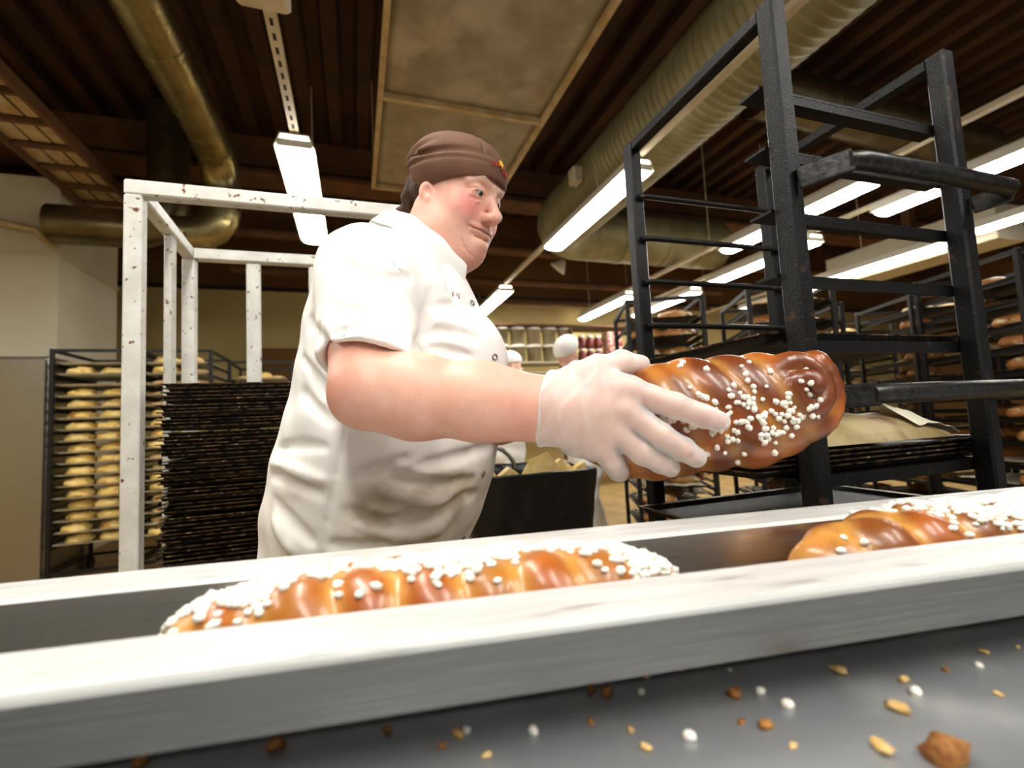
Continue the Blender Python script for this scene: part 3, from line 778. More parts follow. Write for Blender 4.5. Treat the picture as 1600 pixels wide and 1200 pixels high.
def make_rack(name, label, loc, rz, w, d, h, levels, mat, post=0.03, runner='x', cat='rack', group=None, castors=True, top=True):
    """open bakery rack: four posts, top frame, base, pairs of runners; runner direction 'x' or 'y'"""
    t = thing(name, label, cat, loc, rz, group)
    xs = (-w / 2, w / 2); ys = (-d / 2, d / 2)
    for x in xs:
        for y in ys:
            b = MB(); b.bar((x, y, 0.1), (x, y, h), post, post, ch=0.003); b.build('post', mat, t)
    for z in ((h - post / 2, 0.12) if top else (0.12,)):
        for y in ys:
            b = MB(); b.bar((-w / 2 + post / 2, y, z), (w / 2 - post / 2, y, z), post * 0.85, post * 0.85); b.build('frame_bar', mat, t)
        for x in xs:
            b = MB(); b.bar((x, -d / 2 + post / 2, z), (x, d / 2 - post / 2, z), post * 0.85, post * 0.85); b.build('frame_bar', mat, t)
    for z in levels:
        if runner == 'x':
            for s, y in ((1, ys[0]), (-1, ys[1])):
                b = MB(); b.box((0, y + s * (post / 2 + 0.008), z - 0.003), (w, 0.030, 0.004)); b.box((0, y + s * (post / 2 + 0.002), z - 0.013), (w, 0.004, 0.022)); b.build('runner', mat, t)
        else:
            for s, x in ((1, xs[0]), (-1, xs[1])):
                b = MB(); b.box((x + s * (post / 2 + 0.008), 0, z - 0.003), (0.030, d, 0.004)); b.box((x + s * (post / 2 + 0.002), 0, z - 0.013), (0.004, d, 0.022)); b.build('runner', mat, t)
    if castors:
        for x in xs:
            for y in ys:
                b = MB(); b.tube([(x - 0.012, y, 0.05), (x + 0.012, y, 0.05)], 0.05, 12); b.box((x, y, 0.085), (0.04, 0.03, 0.03)); b.build('castor', M['black_far'], t)
    return t

# ---- black rack in the right foreground (posts found at X 0.69..1.14, Y 0.565..1.01, top 1.78)
RX0, RX1, RY0, RY1 = 0.70, 1.145, 0.575, 1.01
LV = [1.637, 1.527, 1.415, 1.303, 1.19, 1.075, 0.962, 0.848, 0.735, 0.62, 0.5, 0.38, 0.26]
rk = thing('bakery_rack', 'large black steel rack with bent handles at the right, nearest the camera', 'rack', ((RX0 + RX1) / 2, (RY0 + RY1) / 2, 0))
PW = 0.034
for x in (RX0, RX1):
    for y in (RY0, RY1):
        b = MB(); b.bar((x, y, 0.1), (x, y, 1.78), PW, PW, ch=0.004); b.build('post', M['black'], rk, world=True)
for x in (RX0, RX1):
    b = MB(); b.bar((x, RY0 + PW / 2, 1.767), (x, RY1 - PW / 2, 1.767), 0.026, 0.026, ch=0.003); b.build('frame_bar', M['black'], rk, world=True)
    b = MB(); b.bar((x, RY0 + PW / 2, 0.13), (x, RY1 - PW / 2, 0.13), 0.03, 0.03); b.build('frame_bar', M['black'], rk, world=True)
for z in LV:
    b = MB(); y = RY0 + PW / 2
    if abs(z - 1.075) < 0.01: continue
    b.box(((RX0 + RX1) / 2, y + 0.022, z - 0.003), (RX1 - RX0 + 0.044, 0.045, 0.005)); b.box(((RX0 + RX1) / 2, y + 0.003, z - 0.011), (RX1 - RX0 + 0.0, 0.006, 0.020))
    b.build('runner', M['black'], rk, world=True)
    b = MB(); yb = RY1 - PW / 2 - 0.008
    b.tube([(RX0 - 0.004, yb + 0.004, z - 0.008), (RX0 + 0.02, yb, z - 0.006), (RX1 + 0.01, yb, z - 0.006)], 0.0075, 8); b.build('rung', M['black'], rk, world=True)
for z, e in ((1.452, 0.010), (1.088, 0.004)):
    b = MB(); y0 = RY0 - PW / 2 - 0.004; yo = y0 - 0.055
    b.bar((RX0 + 0.0, y0, z), (RX0 + 0.052, yo, z + e), 0.012, 0.036, ch=0.002); 
    b.tube([(RX0 + 0.045, yo + 0.006, z + e), (RX0 + 0.07, yo, z + e), (RX0 + 0.25, yo - 0.002, z + e), (RX1 + 0.01, yo, z + e), (RX1 + 0.028, yo + 0.012, z + e - 0.003)], [0.014, 0.016, 0.016, 0.015, 0.013], 12)
    b.bar((RX1 + 0.026, yo + 0.006, z + e - 0.004), (RX1 + 0.004, y0, z), 0.010, 0.034, ch=0.002)
    b.build('handle', M['handle'], rk, world=True)
for x in (RX0, RX1):
    for y in (RY0, RY1):
        b = MB(); b.tube([(x - 0.012, y, 0.05), (x + 0.012, y, 0.05)], 0.05, 14); b.box((x, y, 0.085), (0.04, 0.03, 0.03)); b.build('castor', M['black'], rk, world=True)
tm_main = tray_mesh('baking_tray', 0.60, 0.388, 0.010, 0.010)
def tray(me, loc, rz, label, group, rot=None):
    o = bpy.data.objects.new('baking_tray', me); COL.objects.link(o); o.location = loc; o.rotation_euler = rot or (0, 0, rz); reg(o)
    return tag(o, label, 'tray', group)
YC = (RY0 + RY1) / 2
tray(tm_main, (0.948, YC, 1.1935), 0, 'single empty black tray behind the top of the held loaf, in the black rack', None)
ORD = ['top', 'second', 'third', 'fourth', 'fifth', 'sixth', 'seventh', 'eighth', 'ninth', 'tenth', 'eleventh', 'twelfth', 'thirteenth', 'fourteenth', 'fifteenth', 'sixteenth', 'seventeenth', 'eighteenth', 'nineteenth']
TENS = ['', '', 'twenty', 'thirty', 'forty', 'fifty', 'sixty']
def ordw(k):
    k0 = k + 1
    if k0 < 20: return ORD[k]
    if k0 % 10 == 0: return {20: 'twentieth', 30: 'thirtieth', 40: 'fortieth', 50: 'fiftieth', 60: 'sixtieth'}[k0]
    return TENS[k0 // 10] + '-' + ('first' if k0 % 10 == 1 else ORD[k0 % 10 - 1])
for k in range(4):
    tray(tm_main, (0.905 + 0.006 * k, YC - 0.001 * k, 0.9655 + k * 0.0085), 0, ordw(3 - k) + ' tray from the top of the small stack under the crumpled paper', 'stacked trays in the black rack')
tray(tm_main, (0.93, YC, 0.851), 0, 'crusted tray on the level below the small tray stack in the black rack', None)
# crumpled baking paper
def paper_sheet(name, w, d, amp, seed, loc, rz, mat, label=None, group=None, curl=0.0, nx=22, ny=16, link_it=True):
    V = []
    for j in range(ny):
        for i in range(nx):
            x = -w / 2 + w * i / (nx - 1); y = -d / 2 + d * j / (ny - 1)
            n1 = mnoise.noise(Vector((x * 9, y * 9, seed))); n2 = mnoise.noise(Vector((x * 22, y * 22, seed + 4)))
            z = amp * abs(n1) + amp * 0.35 * abs(n2) + 0.0015
            if curl: 
                e = max(0, (x / (w / 2)) - 0.45); z += curl * e * e; x -= curl * 0.6 * e * e
            V.append((x, y, z))
    mb = MB(); mb.add(V, [(j * nx + i, j * nx + i + 1, (j + 1) * nx + i + 1, (j + 1) * nx + i) for j in range(ny - 1) for i in range(nx - 1)], False)
    me = mb.mesh(name); me.materials.append(mat)
    if not link_it: return me
    o = link(name, me, None, None, loc, (0, 0, rz))
    md = o.modifiers.new('t', 'SOLIDIFY'); md.thickness = 0.0006
    return tag(o, label, 'paper', group)
# ---- paper and remains in the black rack
def scroll_paper():
    """baking paper slumped over something, its right end curled up"""
    mb = MB(); nx, ny = 40, 22; V = []
    for j in range(ny):
        for i in range(nx):
            u = i / (nx - 1); v = j / (ny - 1)
            x = 0.06 + u * 0.36; y = -0.11 + v * 0.2
            hump = math.sin(math.pi * min(1, max(0, v))) ** 0.6
            top = 0.028 + 0.026 * math.sin(u * 2.2 + 0.3)
            fade = 1 - 0.45 * sst(u, 0.80, 1.0)
            n = mnoise.noise(Vector((x * 14, y * 14, 2.0))); n2 = mnoise.noise(Vector((x * 40, y * 40, 5.0)))
            z = 0.002 + top * hump * fade + 0.010 * n * hump + 0.003 * n2 * hump
            V.append((x, y, max(z, 0.001)))
    mb.add(V, [(j * nx + i, j * nx + i + 1, (j + 1) * nx + i + 1, (j + 1) * nx + i) for j in range(ny - 1) for i in range(nx - 1)], False)
    return mb
def sst(x, a, b):
    t = min(1, max(0, (x - a) / (b - a))); return t * t * (3 - 2 * t)
tp = thing('baking_paper', 'crumpled stained baking paper with a curled pale end on the tray stack', 'paper', (0.72, YC - 0.06, 1.0025))
o = scroll_paper().build('sheet', M['paper_stain'], tp); md = o.modifiers.new('t', 'SOLIDIFY'); md.thickness = 0.0008
mb = MB(); nx, ny = 14, 10; V = []
for j in range(ny):
    for i in range(nx):
        u = i / (nx - 1); v = j / (ny - 1)
        x = 0.335 + u * 0.125 - 0.03 * v; y = -0.10 + v * 0.10
        z = 0.028 + 0.085 * (1 - u) * v + 0.010 * mnoise.noise(Vector((u * 4, v * 4, 1.0))) + 0.012 * math.sin(u * 3.1) - 0.02 * u
        V.append((x, y, z))
mb.add(V, [(j * nx + i, j * nx + i + 1, (j + 1) * nx + i + 1, (j + 1) * nx + i) for j in range(ny - 1) for i in range(nx - 1)], False)
o = mb.build('curled_end', M['paper'], tp); md = o.modifiers.new('t', 'SOLIDIFY'); md.thickness = 0.0008

# ================================================================== white painted rack with its tray stack
wr = thing('painted_rack', 'white painted steel rack with chipped rusty posts behind the woman', 'rack', (-0.22, 1.77, 0))
WX0, WX1, WY0, WY1, WH = -0.560, 0.137, 1.51, 2.03, 1.785
def wbar(a, b, w_, h_, nm): 
    m_ = MB(); m_.bar(a, b, w_, h_, ch=0.004); m_.build(nm, M['white_paint'], wr, world=True)
for x, y in ((WX0, WY0), (WX1, WY0), (WX0 - 0.02, WY1), (WX1, WY1)): wbar((x, y, 0.1), (x, y, WH - 0.042), 0.042, 0.042, 'post')
wbar((WX0 - 0.021, WY0, WH - 0.021), (WX1 + 0.021, WY0, WH - 0.021), 0.042, 0.042, 'top_bar')
wbar((WX0 - 0.04, WY1, WH - 0.021), (WX1 + 0.021, WY1, WH - 0.021), 0.042, 0.042, 'top_bar')
for x0, x1 in ((WX0, WX0 - 0.02), (WX1, WX1)): wbar((x0, WY0 + 0.021, WH - 0.021), (x1, WY1 - 0.021, WH - 0.021), 0.040, 0.040, 'top_bar')
for x in (-0.365, -0.14, 0.06): wbar((x, WY1, 0.12), (x, WY1, WH - 0.042), 0.05, 0.02, 'upright')
for x in (WX0 - 0.01, WX1): wbar((x, 1.80, 0.12), (x, 1.80, WH - 0.041), 0.022, 0.05, 'upright')
wbar((WX0 + 0.02, WY0, 0.14), (WX1 - 0.02, WY0, 0.14), 0.04, 0.04, 'base_bar'); wbar((WX0 - 0.0, WY1, 0.14), (WX1 - 0.02, WY1, 0.14), 0.04, 0.04, 'base_bar')
mb = MB(); mb.box(((WX0 + WX1) / 2, 1.77, 0.672), (WX1 - WX0 - 0.045, 0.475, 0.02)); mb.build('shelf_plate', M['white_paint'], wr, world=True)
for x in (WX0, WX1):
    for y in (WY0, WY1):
        b = MB(); b.tube([(x - 0.014, y, 0.05), (x + 0.014, y, 0.05)], 0.05, 14); b.box((x, y, 0.085), (0.05, 0.04, 0.03)); b.build('castor', M['black_far'], wr, world=True)
tms = [tray_mesh('baking_tray', 0.615, 0.43, 0.0085, 0.011, bow=b_) for b_ in (0.0, 0.002, -0.0015)]
z = 0.6845; k = 0; stack = []
while z < 1.222:
    gap = 0.0098 if (k % 7) else 0.0155
    tl = 0.0
    o = tray(tms[k % 3], (-0.212 + random.uniform(-.010, .010), 1.775 + random.uniform(-.012, .008), z), 0, 'thin crusted black tray in the tall stack inside the white rack', 'tray stack in the white rack', rot=(random.uniform(-.004, .004), random.uniform(-.003, .003), random.uniform(-.012, .012)))
    z += gap + random.uniform(0, .0015); k += 1; stack.append(o)
for i, o in enumerate(reversed(stack)): o['label'] = ordw(i) + ' black tray from the top of the tall stack in the white rack'

# ================================================================== left background racks
def blob_mesh(name, sx, sy, sz, seed, mat, amp=0.12, sub=3, flat=0.35, slash=0):
    bm = bmesh.new(); bmesh.ops.create_icosphere(bm, subdivisions=sub, radius=1.0)
    for v in bm.verts:
        k_ = 1 + amp * mnoise.noise(Vector(v.co) * 1.8 + Vector((seed * 2.7, seed, 0)))
        if slash: k_ *= 1 - 0.05 * (0.5 + 0.5 * math.cos(v.co.x * slash)) * max(0, v.co.z)
        v.co = Vector((v.co.x * sx * k_, v.co.y * sy * k_, (max(v.co.z, -flat) + flat) * sz / (1 + flat) * k_))
    m_ = bpy.data.meshes.new(name); bm.to_mesh(m_); bm.free(); m_.materials.append(mat)
    for p_ in m_.polygons: p_.use_smooth = True
    return m_
bun_me = [blob_mesh('bun', 0.094, 0.085, 0.070, k, M['bun'], 0.25, 3) for k in range(3)]
loaf_me = [blob_mesh('loaf', 0.125, 0.062, 0.07, k, M['bun_dark'], 0.18, 2, slash=9) for k in range(3)]
flat_me = [blob_mesh('flatbread', 0.10, 0.085, 0.04, k, M['cookie'], 0.25, 2) for k in range(2)]
tin_tray = tray_mesh('baking_tray', 0.40, 0.56, 0.009, 0.012)
M['alu'] = pm('dull_aluminium', '#c9c2ae', 0.5, 0.25, c2='#b0a890', scale=12)
alu_tray = tray_mesh('baking_tray', 0.44, 0.56, 0.010, 0.014); alu_tray.materials[0] = M['alu']; alu_tray.materials[1] = M['alu']
def put(me, name, loc, rz, label, cat, group):
    o = bpy.data.objects.new(name, me); COL.objects.link(o); o.location = loc; o.rotation_euler = (0, 0, rz); reg(o)
    return tag(o, label, cat, group)
LVL = [1.665 - 0.0845 * k for k in range(17)]
def loaded_rack(x, y, rz, label, where, lv, bread_ms, bname, blabel, bgroup, tlabel, tgroup, pos=('left', 'right'), skip=(), per=((-0.105, -0.19), (0.1, -0.19)), w=0.49, d=0.6, tme=None, h=1.78, paper=(), runner='y', seed=0, prob=1.0):
    rg = random.Random(seed)
    t = make_rack('bakery_rack', label, (x, y, 0), rz, w, d, h, lv, M['black_far'], 0.026, runner=runner)
    c, s = math.cos(rz), math.sin(rz)
    W2 = lambda a, b: (x + a * c - b * s, y + a * s + b * c)
    for k, z_ in enumerate(lv):
        p_ = W2(rg.uniform(-.006, .006), rg.uniform(-.03, .0))
        tray(tme or alu_tray, (p_[0], p_[1], z_ + 0.0022), rz + rg.uniform(-.02, .02), '%s %s from the top of the %s' % (ordw(k), tlabel, where), tgroup)
        if k in paper:
            q = W2(0, -0.02)
            paper_sheet('baking_paper', 0.36, 0.5, 0.022, 3 + k + seed, (q[0], q[1], z_ + 0.004), rz, M['paper'], 'paper on the %s tray of the %s' % (ordw(k), where), bgroup + ' papers')
        if k in skip: continue
        for i_, (a, b) in enumerate(per):
            if rg.random() > prob: continue
            q = W2(a + rg.uniform(-.012, .012), b + rg.uniform(-.02, .02))
            put(bread_ms[rg.randrange(len(bread_ms))], bname, (q[0], q[1], z_ + 0.005 + (0.0 if k not in paper else 0.012)), rz + rg.uniform(-.25, .25), '%s at %s, %s tray from the top, %s' % (blabel, pos[i_], ordw(k), where), 'bread', bgroup)
    return t
loaded_rack(-1.90, 4.71, 0, 'dark rack full of yellow buns beside the steel cabinet at the far left', 'leftmost bun rack', LVL, bun_me, 'bread_bun', 'yellow bun', 'buns on the leftmost rack',
            'grey tray', 'trays of the leftmost rack', skip=(0, 2), paper=(0, 2), seed=1)
loaded_rack(-1.36, 4.73, 0, 'dark bun rack seen past the left post of the white rack', 'rack behind the white rack\'s left post', LVL, bun_me + flat_me, 'bread_bun', 'bun', 'buns on the rack behind the white post',
            'grey tray', 'trays of the rack behind the white post', paper=(1, 12, 15), seed=2)
loaded_rack(-0.88, 5.45, 0.05, 'dark rack with pale buns above the black tray stack', 'rack above the tray stack', [1.60, 1.46, 1.32, 1.18, 1.04], flat_me + bun_me, 'bread_bun', 'pale bun', 'buns above the tray stack',
            'tray', 'trays above the tray stack', per=((-0.12, -0.2), (0.0, -0.19), (0.12, -0.2)), pos=('left', 'centre', 'right'), w=0.54, seed=3)
put(bun_me[1], 'bread_bun', (-1.22, 4.50, 1.80), 0.3, 'single yellow bun high between two white posts', 'bread', None)
bpy.data.objects[COL.objects[-1].name].location = (-1.30, 4.62, 1.672)
M['orange'] = pm('orange_plastic', '#c8641c', 0.5, c2='#b35413', scale=8)
t = thing('plastic_crate', 'orange plastic crate behind the woman\'s back', 'crate', (-0.42, 6.2, 0.0))
for z_ in np.arange(0.0, 1.5, 0.3):
    pass
mb = MB(); mb.box((0, 0, 0.62), (0.7, 0.5, 1.24), ch=0.02); mb.build('plinth', M['wall_up'], t)
mb = MB()
for sx in (-1, 1): mb.box((sx * 0.29, 0, 1.37), (0.02, 0.4, 0.26))
for sy in (-1, 1): mb.box((0, sy * 0.19, 1.37), (0.56, 0.02, 0.26))
mb.box((0, 0, 1.25), (0.6, 0.4, 0.02)); mb.build('shell', M['orange'], t)
for sy in (-1, 1):
    mb = MB(); mb.box((0, sy * 0.203, 1.46), (0.62, 0.012, 0.03), ch=0.004); mb.build('lip', M['orange'], t)

# ================================================================== right background racks
LVR = [1.665 - 0.117 * k for k in range(13)]
per3 = ((-0.10, -0.16), (0.10, -0.14), (0.0, 0.08))
RR = [  # x, y, rz, label part, breads
    (1.98, 2.72, -0.42, 'rack just past the held loaf', loaf_me, 0.75),
    (2.62, 2.35, -0.50, 'rack between the black rack\'s left posts', loaf_me + flat_me, 0.85),
    (3.22, 2.75, -0.45, 'middle rack seen through the black rack', loaf_me, 0.8),
    (3.95, 2.30, -0.45, 'right rack seen through the black rack', loaf_me + flat_me, 0.8),
    (3.42, 1.55, -0.35, 'rack beyond the black rack\'s right post', loaf_me, 0.8),
    (4.35, 3.15, -0.40, 'farthest rack right of centre', flat_me + loaf_me, 0.7),
    (2.75, 3.62, -0.40, 'farthest rack left of the black rack', loaf_me, 0.7),
    (4.30, 1.45, -0.40, 'rack at the right picture edge', loaf_me + flat_me, 0.8),
]
for i, (x, y, rz, wh, ms, pb) in enumerate(RR):
    lv = LVR if i % 2 == 0 else [z_ + 0.03 for z_ in LVR]
    loaded_rack(x, y, rz, 'dark steel bread ' + wh, wh, lv, ms, 'bread_loaf', 'loaf', 'loaves on the ' + wh,
                'dark tray', 'trays of the ' + wh, pos=('front left', 'front right', 'back'), per=per3, tme=tin_tray, w=0.46, d=0.6, h=1.80,
                paper=[k for k in range(13) if (k * 7 + i * 3) % 5 in (0, 2, 3)], seed=20 + i, prob=pb)

# ================================================================== storage shelf at the back
sh = thing('storage_shelf', 'long shelf of buckets and jars against the far wall', 'shelf', (3.2, 6.75, 0))
for x in (-1.3, 0.0, 1.3, 2.4):
    for y in (-0.22, 0.22):
        mb = MB(); mb.bar((x, y, 0), (x, y, 2.5), 0.04, 0.04); mb.build('post', M['beam'], sh)
for z_ in (0.4, 1.15, 1.78, 1.93, 2.5):
    mb = MB(); mb.box((0.55, 0, z_ - 0.0125), (3.8, 0.5, 0.025)); mb.build('board', M['cream_panel'] if z_ < 2 else M['beam'], sh)
M['bucket'] = pm('grey_bucket', '#b2a583', 0.45, c2='#8d8062', scale=4)
M['lid_w'] = pm('white_lid', '#ece6d8', 0.4)
M['jar_red'] = pm('dark_red_jar', '#7d2a20', 0.3, c2='#5d1f18', scale=9)
M['jar_pink'] = pm('red_white_packet', '#d9b7a6', 0.5, c2='#8d2f28', scale=22, lo=0.45, hi=0.55)
M['navy'] = pm('navy_sack', '#20243a', 0.5, c2='#14161f', scale=8)
M['blue'] = pm('light_blue_carton', '#9db4dc', 0.5, c2='#dfe6f2', scale=10)
def bucket(loc, label=None):
    t = thing('bucket', 'x', 'bucket', loc)
    b = MB(); b.lathe([(0.0, 0), (0.10, 0), (0.116, 0.24), (0.121, 0.24), (0.121, 0.225)], n=20); b.build('pail', M['bucket'], t)
    b = MB(); b.lathe([(0.123, 0.232), (0.125, 0.262), (0.118, 0.268), (0.0, 0.266)], n=20); b.build('lid', M['lid_w'], t)
    return t
b0 = None
for row in range(2):
    for c_ in range(5):
        loc = (2.10 + 0.262 * c_, 6.66, 1.93 + row * 0.268)
        lb = '%s bucket in the column %s on the far shelf' % (('lower', 'upper')[row], ('hidden nearest the woman', 'beside the woman\'s jacket', 'above the first white-capped worker', 'between the two white-capped workers', 'nearest the red jars')[c_])
        if b0 is None: b0 = bucket(loc); b0['label'] = lb; b0['group'] = 'buckets on the far shelf'
        else: dup(b0, loc, label=lb)
def jar(loc):
    t = thing('jar', 'x', 'jar', loc)
    b = MB(); b.lathe([(0, 0), (0.06, 0), (0.068, 0.02), (0.068, 0.14), (0.045, 0.17), (0.045, 0.18)], n=14); b.build('glass', M['jar_red'], t)
    b = MB(); b.lathe([(0.05, 0.176), (0.05, 0.21), (0, 0.212)], n=14); b.build('lid', M['lid_w'], t)
    return t
j0 = None
def JL(row, c_): return '%s %s of the dark red jars with white lids on the far shelf' % (('lower', 'upper')[row], ('left', 'middle', 'right')[c_])
for row in range(2):
    for c_ in range(3):
        loc = (3.42 + 0.145 * c_, 6.62, 1.93 + row * 0.2125)
        if j0 is None: j0 = jar(loc); j0['label'] = JL(row, c_); j0['group'] = 'red jars on the far shelf'
        else: dup(j0, loc, label=JL(row, c_))
for k in range(4):
    mb = MB(); mb.box((0, 0, 0.12), (0.13, 0.2, 0.235), ch=0.015); 
    tag(mb.build('packet', M['jar_pink'], None, (3.90 + (k % 2) * 0.14, 6.62, 1.93 + (k // 2) * 0.236)), '%s %s red and white packet right of the red jars' % (('lower', 'upper')[k // 2], ('left', 'right')[k % 2]), 'packet', 'packets on the far shelf')
for k in range(3):
    me = blob_mesh('sack', 0.088, 0.14, 0.36, k + 3, M['navy'], 0.25, 3, flat=0.8)
    tag(link('flour_sack', me, None, None, (4.32 + 0.21 * k, 6.62, 1.93)), '%s navy sack on the far shelf right of the packets' % ('left', 'middle', 'right')[k], 'sack', 'navy sacks on the far shelf')
for k in range(3):
    mb = MB(); mb.box((0, 0, 0.13), (0.19, 0.2, 0.26), ch=0.012)
    tag(mb.build('carton', M['blue'], None, (4.98 + 0.2 * k, 6.62, 1.93)), '%s pale blue carton on the far shelf' % ('left', 'middle', 'right')[k], 'carton', 'blue cartons on the far shelf')
# rows of packets on the rack just past the held loaf
c_, s_ = math.cos(-0.42), math.sin(-0.42)

# ================================================================== waste bin with black bag
M['bag'] = pm('black_bag_film', '#08080a', 0.30, c2='#0e0e11', scale=6, bump=1.0, bscale=9, coat=0.12, spec=0.4)
BX, BY, BW, BD, BZ = 0.57, 1.66, 0.46, 0.40, 0.90
bn = thing('waste_bin', 'bin lined with a shiny black bag behind the woman', 'bin', (BX, BY, 0))
rings = [(0.02, 0.72), (0.3, 0.84), (0.6, 0.92), (0.72, 0.955), (0.80, 0.975), (0.86, 1.0), (0.885, 1.02), (0.898, 1.03), (0.902, 1.015), (0.895, 0.985), (0.85, 0.95), (0.72, 0.92)]
n = 96; V = []
zr = np.interp(np.linspace(0, 5, 26), range(6), [r_[0] for r_ in rings[:6]]); sr = np.interp(np.linspace(0, 5, 26), range(6), [r_[1] for r_ in rings[:6]])
rings = list(zip(zr, sr)) + rings[6:]
for (z_, s) in rings:
    for k in range(n):
        a = 2 * math.pi * k / n
        e = (abs(math.cos(a)) ** 7 + abs(math.sin(a)) ** 7) ** (-1 / 7)
        wr_ = 0.03 * mnoise.noise(Vector((math.cos(a) * 5, math.sin(a) * 5, z_ * 5))) + 0.02 * mnoise.noise(Vector((a * 5, z_ * 14 + a * 3, 2)))
        f = s * (1 + (wr_ if 0.1 < z_ < 0.888 else wr_ * 0.25))
        V.append((BW / 2 * e * math.cos(a) * f, BD / 2 * e * math.sin(a) * f, z_ + (0.006 * mnoise.noise(Vector((a * 2, 3, 0))) if z_ > 0.8 else 0)))
mb = MB(); mb.add(V, [(i * n + k, i * n + (k + 1) % n, (i + 1) * n + (k + 1) % n, (i + 1) * n + k) for i in range(len(rings) - 1) for k in range(n)], True)
mb.add([V[(len(rings) - 1) * n + k] for k in range(n)], [tuple(range(n))]); mb.add([V[k] for k in range(n)], [tuple(reversed(range(n)))])
mb.build('bag', M['bag'], bn)
mb = MB(); mb.tube([(-0.10 + 0.13 * math.cos(a), 0.14, 0.885 + 0.10 * math.sin(a)) for a in np.linspace(0, math.pi, 12)], 0.009, 10); mb.build('handle', M['steel'], bn)
M['scrap'] = pm('bread_offcut', '#e0c68a', 0.7, c2='#cdaa62', scale=30, bump=0.2)
for k, (x, y, sx, sz, rz) in enumerate(((-0.17, -0.10, 0.045, 0.075, 0.2), (-0.08, -0.10, 0.05, 0.06, 0.9), (0.03, -0.10, 0.075, 0.10, -0.2), (0.13, -0.06, 0.06, 0.07, 0.4), (0.19, -0.09, 0.04, 0.06, 1.2))):
    mb = MB(); V = [(-sx, -0.02, 0), (sx, -0.025, 0), (sx * 0.8, 0.02, 0), (-sx * 0.9, 0.025, 0), (-sx * 0.6, -0.012, sz * 0.9), (sx * 0.2, -0.018, sz * 1.25), (sx * 0.9, -0.01, sz * 0.75), (sx * 0.3, 0.012, sz * 1.2), (-sx * 0.5, 0.016, sz * 0.85)]
    mb.add(V, [(3, 2, 1, 0), (0, 1, 6, 5, 4), (1, 2, 6), (2, 3, 8, 7), (6, 2, 7), (5, 6, 7), (4, 5, 7, 8), (3, 0, 4, 8)])
    o = mb.build('bread_scrap', M['scrap'], None, (BX + x, BY + y, 0.835), ); o.rotation_euler = (0.1, 0.15 * (-1) ** k, rz * 0.3); reg(o); 
    o.location.z = 0.845
    tag(o, ('small pale dough scrap in the bin nearest the woman\'s jacket', 'narrow pale scrap second from the woman in the bin', 'largest yellow pointed scrap in the black bin', 'pale flat scrap right of the pointed one in the bin', 'rightmost pale scrap in the black bin')[k], 'scrap')
mb = MB(); V = [(BW / 2 * 0.93 * x, BD / 2 * 0.93 * y, 0.80 + 0.03 * mnoise.noise(Vector((x * 3, y * 3, 1)))) for y in np.linspace(-.9, .9, 10) for x in np.linspace(-.9, .9, 10)]
